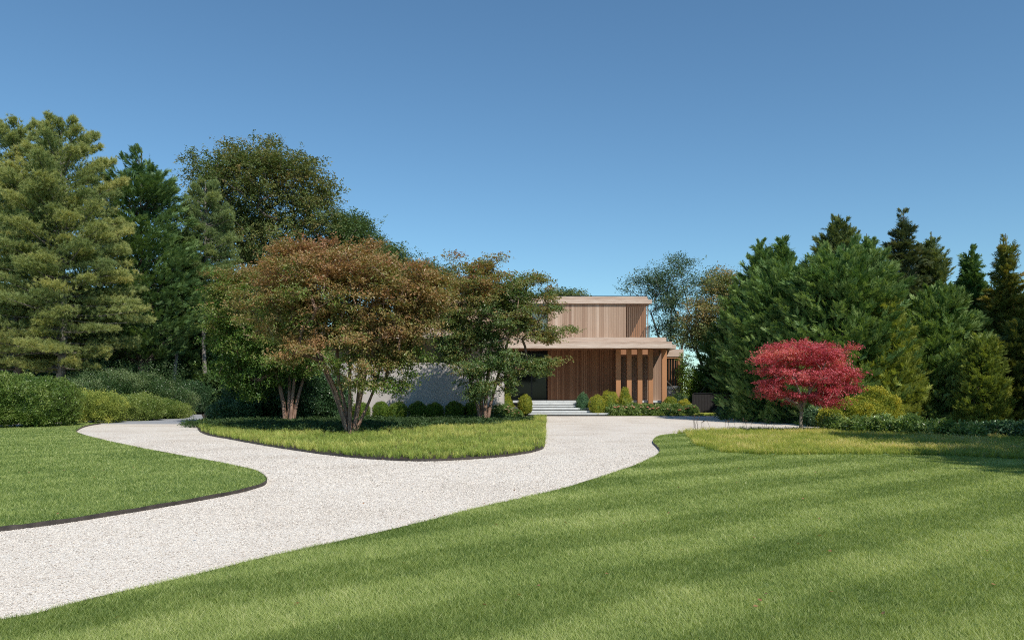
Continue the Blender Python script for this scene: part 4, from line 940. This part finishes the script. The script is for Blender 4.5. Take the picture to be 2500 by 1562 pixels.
# ---------------------------------------------------------------- hedges and shrubs on the left
def HP(px, pyb, d, hw, ytop, rd):
    """hedge lobe: photo column, depth, half width px, top row; centre at half height"""
    zt = WZ(ytop, d); return (WX(px, d), d, zt / 2, hw / F * d, rd, zt / 2 * 1.08)
def hp(px, d, hw, ytop, rd, n): return HP(px, 0, d, hw, ytop, rd) + (n,)
bush('privet_hedge', 'rounded clipped green hedge at the left edge of the far lawn', [hp(75, 33, 95, 928, 1.6, 9500), hp(-60, 31.5, 95, 922, 1.6, 7000), hp(118, 34.5, 45, 945, 1.2, 4500)],
     'privet', (.06, 7, .17), 91, 'hedge', power=2.5, rough=.085, fine=.07, core=.78, up=.5, stand=.55, tb=.48)
bush('privet_hedge', 'looser dark hedge with upright shoots behind the yellow-green bushes', [hp(245, 43, 90, 925, 1.5, 8500), hp(330, 45, 80, 925, 1.5, 7500), hp(190, 41, 55, 945, 1.3, 4200), hp(400, 47, 60, 950, 1.4, 4500)],
     'privetblue', (.065, 9, .3), 92, 'hedge', power=2.2, rough=.16, fine=.10, core=.70, up=1.1, stand=1.0)
bush('privet_bush', 'yellow-green bush at the tip of the far lawn, left of the grey paving', [hp(240, 37.6, 55, 968, 1.0, 4600), hp(205, 37.3, 22, 985, .8, 1500)], 'gold', (.055, 8, .22), 93, 'shrub', power=2.2, rough=.12, fine=.09, core=.74, tb=.42, up=.9, stand=.9)
bush('privet_bush', 'long sloping light green bush beside the grey paving', [hp(330, 40.5, 60, 975, 1.0, 4800), hp(395, 43, 50, 985, 1.0, 3400), hp(432, 44.6, 26, 995, .8, 1500)], 'privet', (.055, 8, .22), 94, 'shrub', power=2.2, rough=.12, fine=.09, core=.74, tb=.72, up=.9, stand=.9)
bush('laurel_hedge', 'tall dark hedge at the far end of the grey paving', [hp(470, 51, 55, 935, 1.2, 5000), hp(520, 52, 45, 940, 1.2, 4000)], 'privetdark', (.08, 6, .16), 95, 'hedge', power=2.6, tb=.55, up=1.0, stand=.8)
# upright shoots
s = Soup(); r = np.random.default_rng(96); lf = [sprig(8, .06, .35, 300 + i, .5, 0) for i in range(4)]; n = 900
x = r.random(n); O = np.stack([WX(200 + 240 * x, 43 + 4 * x), 43 + 4 * x + r.normal(size=n) * .8, 1.7 + r.random(n) ** 2 * 1.25], 1)
scatter(s, lf, O, norm(np.array([[0, 0, 1.]]) + r.normal(size=(n, 3)) * .18), rdir(n, r), .8 + .6 * r.random(n), .55 + r.normal(size=n) * .15, r)
for p_ in O[::3]: s.add([p_ + [0, 0, -.6], p_ + [.012, 0, -.6], p_ + [0, 0, .3]], [(0, 1, 2)], .2)
tag(s.build('upright_shoots', M['privetblue']), 'unclipped upright shoots standing above the dark hedge', 'shoots', kind='stuff')
bush('laurel_shrub', 'glossy dark shrub on the left tip of the island', [hp(555, 38, 42, 985, .85, 4200), hp(600, 38.4, 34, 978, .8, 2600)], 'privetdark', (.07, 6, .14), 97, 'shrub', rough=.09, tb=.6)
bush('laurel_shrub', 'tall dark shrub behind the stems of the greener crape tree', [hp(650, 40, 55, 890, 1.1, 7000), hp(595, 40.3, 45, 915, 1.1, 5000)], 'privetdark', (.08, 6, .16), 98, 'shrub', rough=.10, tb=.5)
bush('laurel_shrub', 'wide dark shrub between the two left crape trees', [hp(745, 39, 60, 890, 1.1, 7000), hp(810, 39.6, 44, 920, 1.0, 5000)], 'privetdark', (.08, 6, .16), 99, 'shrub', rough=.10, tb=.45)

# clipped balls in front of the concrete wall
BG = 'clipped round shrubs in front of the concrete wall'
for i, (px, hw, yt, lab) in enumerate(((838, 21, 985, 'round boxwood hidden behind the front crape stems, first of the row'), (881, 22, 985, 'round boxwood just right of the front crape stems'), (931, 21, 983, 'bright-topped round boxwood, third of the wall row'),
        (972, 22, 984, 'round boxwood, fourth of the wall row'), (1020, 23, 983, 'dark round boxwood, fifth of the wall row'), (1061, 21, 986, 'round boxwood with a sunny patch, sixth of the wall row'), (1110, 23, 982, 'dark round boxwood left of the bronze crape stems'),
        (1153, 21, 984, 'round boxwood right behind the bronze crape stems'))):
    bush('boxwood_ball', lab, [hp(px, 40.2 + .25 * math.sin(i * 2), hw, yt, hw / F * 40, 2600)], 'box', (.035, 5, .07), 110 + i, 'shrub', BG, rough=.035, tb=.5)
EG = 'shrubs beside the entry steps'
def one(px, d, hw, yt, mat, lab, seed, n=2600, pw=2.0, cone=False, rough=.04, tb=.5, zb=None, name='boxwood_shrub'):
    zt = WZ(yt, d); base = 0.0 if zb is None else zb; rz = (zt - base) / 2; rx = hw / F * d
    if cone:
        parts = [(WX(px, d), d, base + rz * .75, rx, rx, rz * .8, n * .6), (WX(px, d), d, base + rz * 1.35, rx * .62, rx * .62, rz * .68, n * .4)]
    else: parts = [(WX(px, d), d, base + rz, rx, rx, rz * 1.05, n)]
    return bush(name, lab, parts, mat, (.035, 5, .07), seed, 'shrub', EG, rough=rough, tb=tb, power=pw)
one(1229, 45.6, 25, 948, 'yellowbox', 'pointed yellow-green shrub at the corner of the concrete wall', 131, 3200, cone=True, tb=.38)
one(1282, 47.0, 17, 965, 'yellowbox', 'egg-shaped clipped shrub left of the stone steps', 132, 2600, tb=.42, rough=.03)
one(1423, 48.6, 15.5, 961, 'bluebox', 'blue-green round shrub at the right end of the upper steps', 133, 2200, tb=.5)
one(1457, 47.9, 19, 966, 'yellowbox', 'yellow-green shrub right of the steps, left of the flat-topped one', 134, 2400, tb=.5)
one(1488, 48.5, 21, 956, 'yellowbox', 'flat-topped golden shrub before the first timber post', 135, 2600, 2.6, tb=.55)
one(1526, 48.3, 18, 947, 'yellowbox', 'cone-shaped golden shrub before the second timber post', 136, 2600, cone=True, tb=.5)
one(1637, 49.0, 18, 969, 'yellowbox', 'yellow-green mound beside the corner post', 137, 1800, tb=.42)
one(1671, 49.0, 16, 976, 'yellowbox', 'orange-tinged golden mound left of the dark gate', 138, 1800, tb=.72)
one(1665, 51.2, 28, 960, 'privetblue', 'loose green shrub below the annex window', 139, 2600, rough=.1, tb=.55)
bgtree('young_tree', 'young leafy tree hugging the right corner of the annex', 1682, 51.5, [bp(1676, 905, 51.5, 12, 22, .4), bp(1684, 935, 51.5, 20, 22, .6), bp(1680, 960, 51.5, 22, 14, .6), bp(1672, 880, 51.5, 7, 12, .25)], 'box', (.09, 6, .2), 70, 14, .2, 140, .5, .2, .05, group=EG, minz=.3)

# rose bushes: leaves and flowers
def rose(px, d, hw, yt, seed, lab, nfl, n=1500, mat='bigleaf', petal='petal_pink', leaf=(.06, 6, .12), group='flowering bushes near the steps', tb=.45, fls=.05):
    r = np.random.default_rng(seed); zt = WZ(yt, d); c = np.array([WX(px, d), d, zt * .45]); rad = np.array([hw / F * d, hw / F * d * .8, zt * .55])
    root = thing('rose_bush', lab, 'flowering shrub', group, (c[0], c[1], 0))
    s = Soup(); lf = [sprig(leaf[1], leaf[0], leaf[2], seed * 3 + i, .65, 0) for i in range(4)]
    bush_soup(s, c, rad, n, lf, r, tb=tb, rough=.12, seed=seed); reparent(s.build('foliage', M[mat]), root)
    for k in range(nfl):
        a = r.normal(size=3); a[1] = -abs(a[1]) ; a[2] = abs(a[2]) * .8; a /= np.linalg.norm(a); p = c + a * rad * 1.2
        v = []; f = []; q = 0
        for ring, (m, ln, el) in enumerate(((7, 1.0, .25), (6, .8, .8), (4, .5, 1.3))):
            for j in range(m):
                t = j * 6.283 / m + ring * .4; dd = np.array([math.cos(t) * math.cos(el), math.sin(t) * math.cos(el), math.sin(el)]); sd = np.array([-math.sin(t), math.cos(t), 0])
                L_ = fls * ln * (1 + .15 * r.normal()); v += [p, p + dd * L_ * .6 + sd * L_ * .45, p + dd * L_, p + dd * L_ * .6 - sd * L_ * .45]; f.append((q, q + 1, q + 2, q + 3)); q += 4
        fs = Soup(); fs.add(v, f, float(r.random())); reparent(fs.build('flower', M[petal]), root)
    return root
rose(1212, 42.5, 34, 986, 151, 'full bush with fading cream and pink flowers at the foot of the wall corner', 38, 3600, petal='petal_cream', fls=.075, tb=.38)
rose(1256, 44.5, 15, 1003, 152, 'small pink-flowered bush at the left end of the lowest step', 9, 900, fls=.08)
for i, (px, hw, yt, nf, lab) in enumerate(((1502, 22, 990, 4, 'rose bush with one large pale bloom right of the steps'), (1545, 22, 988, 3, 'low leafy rose bush below the cone-shaped shrub'), (1583, 22, 989, 3, 'low rose bush in front of the third timber post'),
        (1617, 20, 988, 4, 'rose bush with pink blooms below the corner post'), (1652, 21, 990, 3, 'rose bush between the two golden mounds'), (1685, 17, 993, 4, 'last rose bush of the row, beside the dark gate'))):
    rose(px, 47.8, hw, yt, 160 + i, lab, nf + 2, 1500, fls=.11, tb=.58)

# ---------------------------------------------------------------- right bed shrubs
bush('golden_shrub', 'feathery golden shrub with a raised middle right of the red maple', [hp(2065, 30.5, 50, 983, .9, 3600), hp(2138, 31, 42, 958, .9, 4200), hp(2110, 30.2, 40, 985, .8, 2400), hp(2165, 31.2, 30, 985, .8, 2000), hp(2030, 30, 26, 1005, .6, 1400)],
     'yellowbox', (.05, 6, .14), 171, 'shrub', rough=.12, tb=.42, up=.8, stand=.7)
for i, (px, d, hw, yt, lab) in enumerate(((2035, 28.6, 24, 1018, 'leafy plant in front of the golden shrub, first of the row'), (2098, 27.4, 30, 1019, 'broad-leaved plant below the raised middle of the golden shrub'), (2155, 27.0, 32, 1017, 'broad-leaved plant with arching leaves, third of the row'),
        (2225, 26.2, 36, 1017, 'largest broad-leaved plant of the row right of the golden shrub'), (2300, 25.2, 32, 1028, 'round broad-leaved plant before the dark gap in the hedge'), (2362, 24.3, 32, 1036, 'rightmost broad-leaved plant catching the sun'))):
    bush('broad_leaved_plant', lab, [hp(px, d, hw * .82, yt + 8, .5, 330)], 'bigleaf', (.12, 5, .16), 180 + i, 'plant', 'broad-leaved plants along the right bed', rough=.16, tb=.55, ratio=.42, up=.5, stand=.7, core=.7)
bush('dark_shrub', 'low dark shrubs in deep shade at the right edge of the bed', [hp(2440, 25.5, 70, 1040, 1.0, 2600), hp(2560, 24, 80, 1035, 1.2, 2600)], 'privetdark', (.08, 6, .16), 190, 'shrub', rough=.12, tb=.4)
bush('dark_shrub', 'long low shrubs in shade along the back of the gravel behind the red maple', [hp(1800, 44.5, 45, 996, .9, 2600), hp(1880, 41, 48, 992, .9, 2800), hp(1950, 37.5, 48, 1000, .9, 2800), hp(2005, 34, 34, 1003, .8, 2200)], 'privetdark', (.07, 6, .14), 191, 'shrub', rough=.14, tb=.5)
conifer('dwarf_conifer', 'small dark conical conifer in the shade right of the gate', 1815, 962, 44, [(962, 3), (985, 14), (1010, 20)], 'darkcyp', nb=60, per=12, fl=.22, seed=192, group=None, trunk_r=.03, wid=.012, inner=60)

# dry seed heads over the back edge of the golden bed
def seedheads(px, d, n, H, seed, lab):
    r = np.random.default_rng(seed); root = thing('allium_plant', lab, 'plant', 'dry allium stems in the golden sedge', (WX(px, d), d, 0)); s = Soup()
    lim_P, lim_p, lim_r = [], [], []
    v, f = ico(1)
    for k in range(n):
        b = np.array([WX(px, d) + r.normal() * .12, d + r.normal() * .1, .03]); t = b + [r.normal() * .08, r.normal() * .05, H * (.8 + .3 * r.random())]
        lim_P += [b, (b + t) / 2 + [.01, 0, 0], t]; q = len(lim_P) - 3; lim_p += [-1, q, q + 1]; lim_r += [.005, .004, .004]
        reparent(Soup().add(t + v * .022 * (1 + .3 * r.normal()), f).build('seed_head', M['seedhead']), root)
    limb_soup(s, lim_P, lim_p, lim_r, 4); reparent(s.build('stem', M['seedhead']), root)
for i, (px, n, H, lab) in enumerate(((1695, 7, .58, 'taller cluster of dry allium stems at the left tip of the golden bed'), (1720, 4, .42, 'short pair of dry allium stems beside the taller cluster'), (1766, 3, .45, 'thin dry allium stems against the gravel, middle of the back edge'), (1815, 6, .5, 'dark allium heads left of the leafy sprout'), (1875, 9, .42, 'dense dark allium clump left of the maple trunk'))):
    seedheads(px, 28.5, n, H, 200 + i, lab)
# ---------------------------------------------------------------- light, sky, camera
L = Vector((-.5, .76, -1)).normalized()
sun = bpy.data.lights.new('sun', 'SUN'); sun.energy = 4.7; sun.angle = math.radians(.53); sun.color = (1, .945, .865)
so = bpy.data.objects.new('sun', sun); COL.objects.link(so); so.rotation_euler = L.to_track_quat('-Z', 'Y').to_euler(); so.location = (30, -30, 60)
w = bpy.data.worlds.new('World'); scene.world = w; w.use_nodes = True
nt = w.node_tree; bg = nt.nodes['Background']; sky = nt.nodes.new('ShaderNodeTexSky'); sky.sky_type = 'NISHITA'; sky.sun_disc = False
sky.sun_elevation = math.asin(-L.z); sky.sun_rotation = math.atan2(-L.x, -L.y)
sky.altitude = 0; sky.air_density = 1.0; sky.dust_density = 0; sky.ozone_density = 1.0
nt.links.new(mixc(nt, 1.0, sky.outputs[0], (.73, 1.025, 1.15), 'MULTIPLY'), bg.inputs[0]); bg.inputs[1].default_value = .108
cam = bpy.data.cameras.new('camera'); co = bpy.data.objects.new('camera', cam); COL.objects.link(co)
co.location = (0, 0, EYE); co.rotation_euler = (math.radians(90), 0, 0)
cam.sensor_width = 36; cam.lens = 36 * F / 2500; cam.shift_y = (HZ - 781) / 2500; cam.clip_end = 2000; cam.clip_start = .05
scene.camera = co
scene.view_settings.view_transform = 'Standard'; scene.view_settings.look = 'None'; scene.view_settings.exposure = 0; scene.view_settings.gamma = 1
scene.cycles.filter_width = 1.05; scene.cycles.max_bounces = 6; scene.cycles.transparent_max_bounces = 4
scene.cycles.use_denoising = False
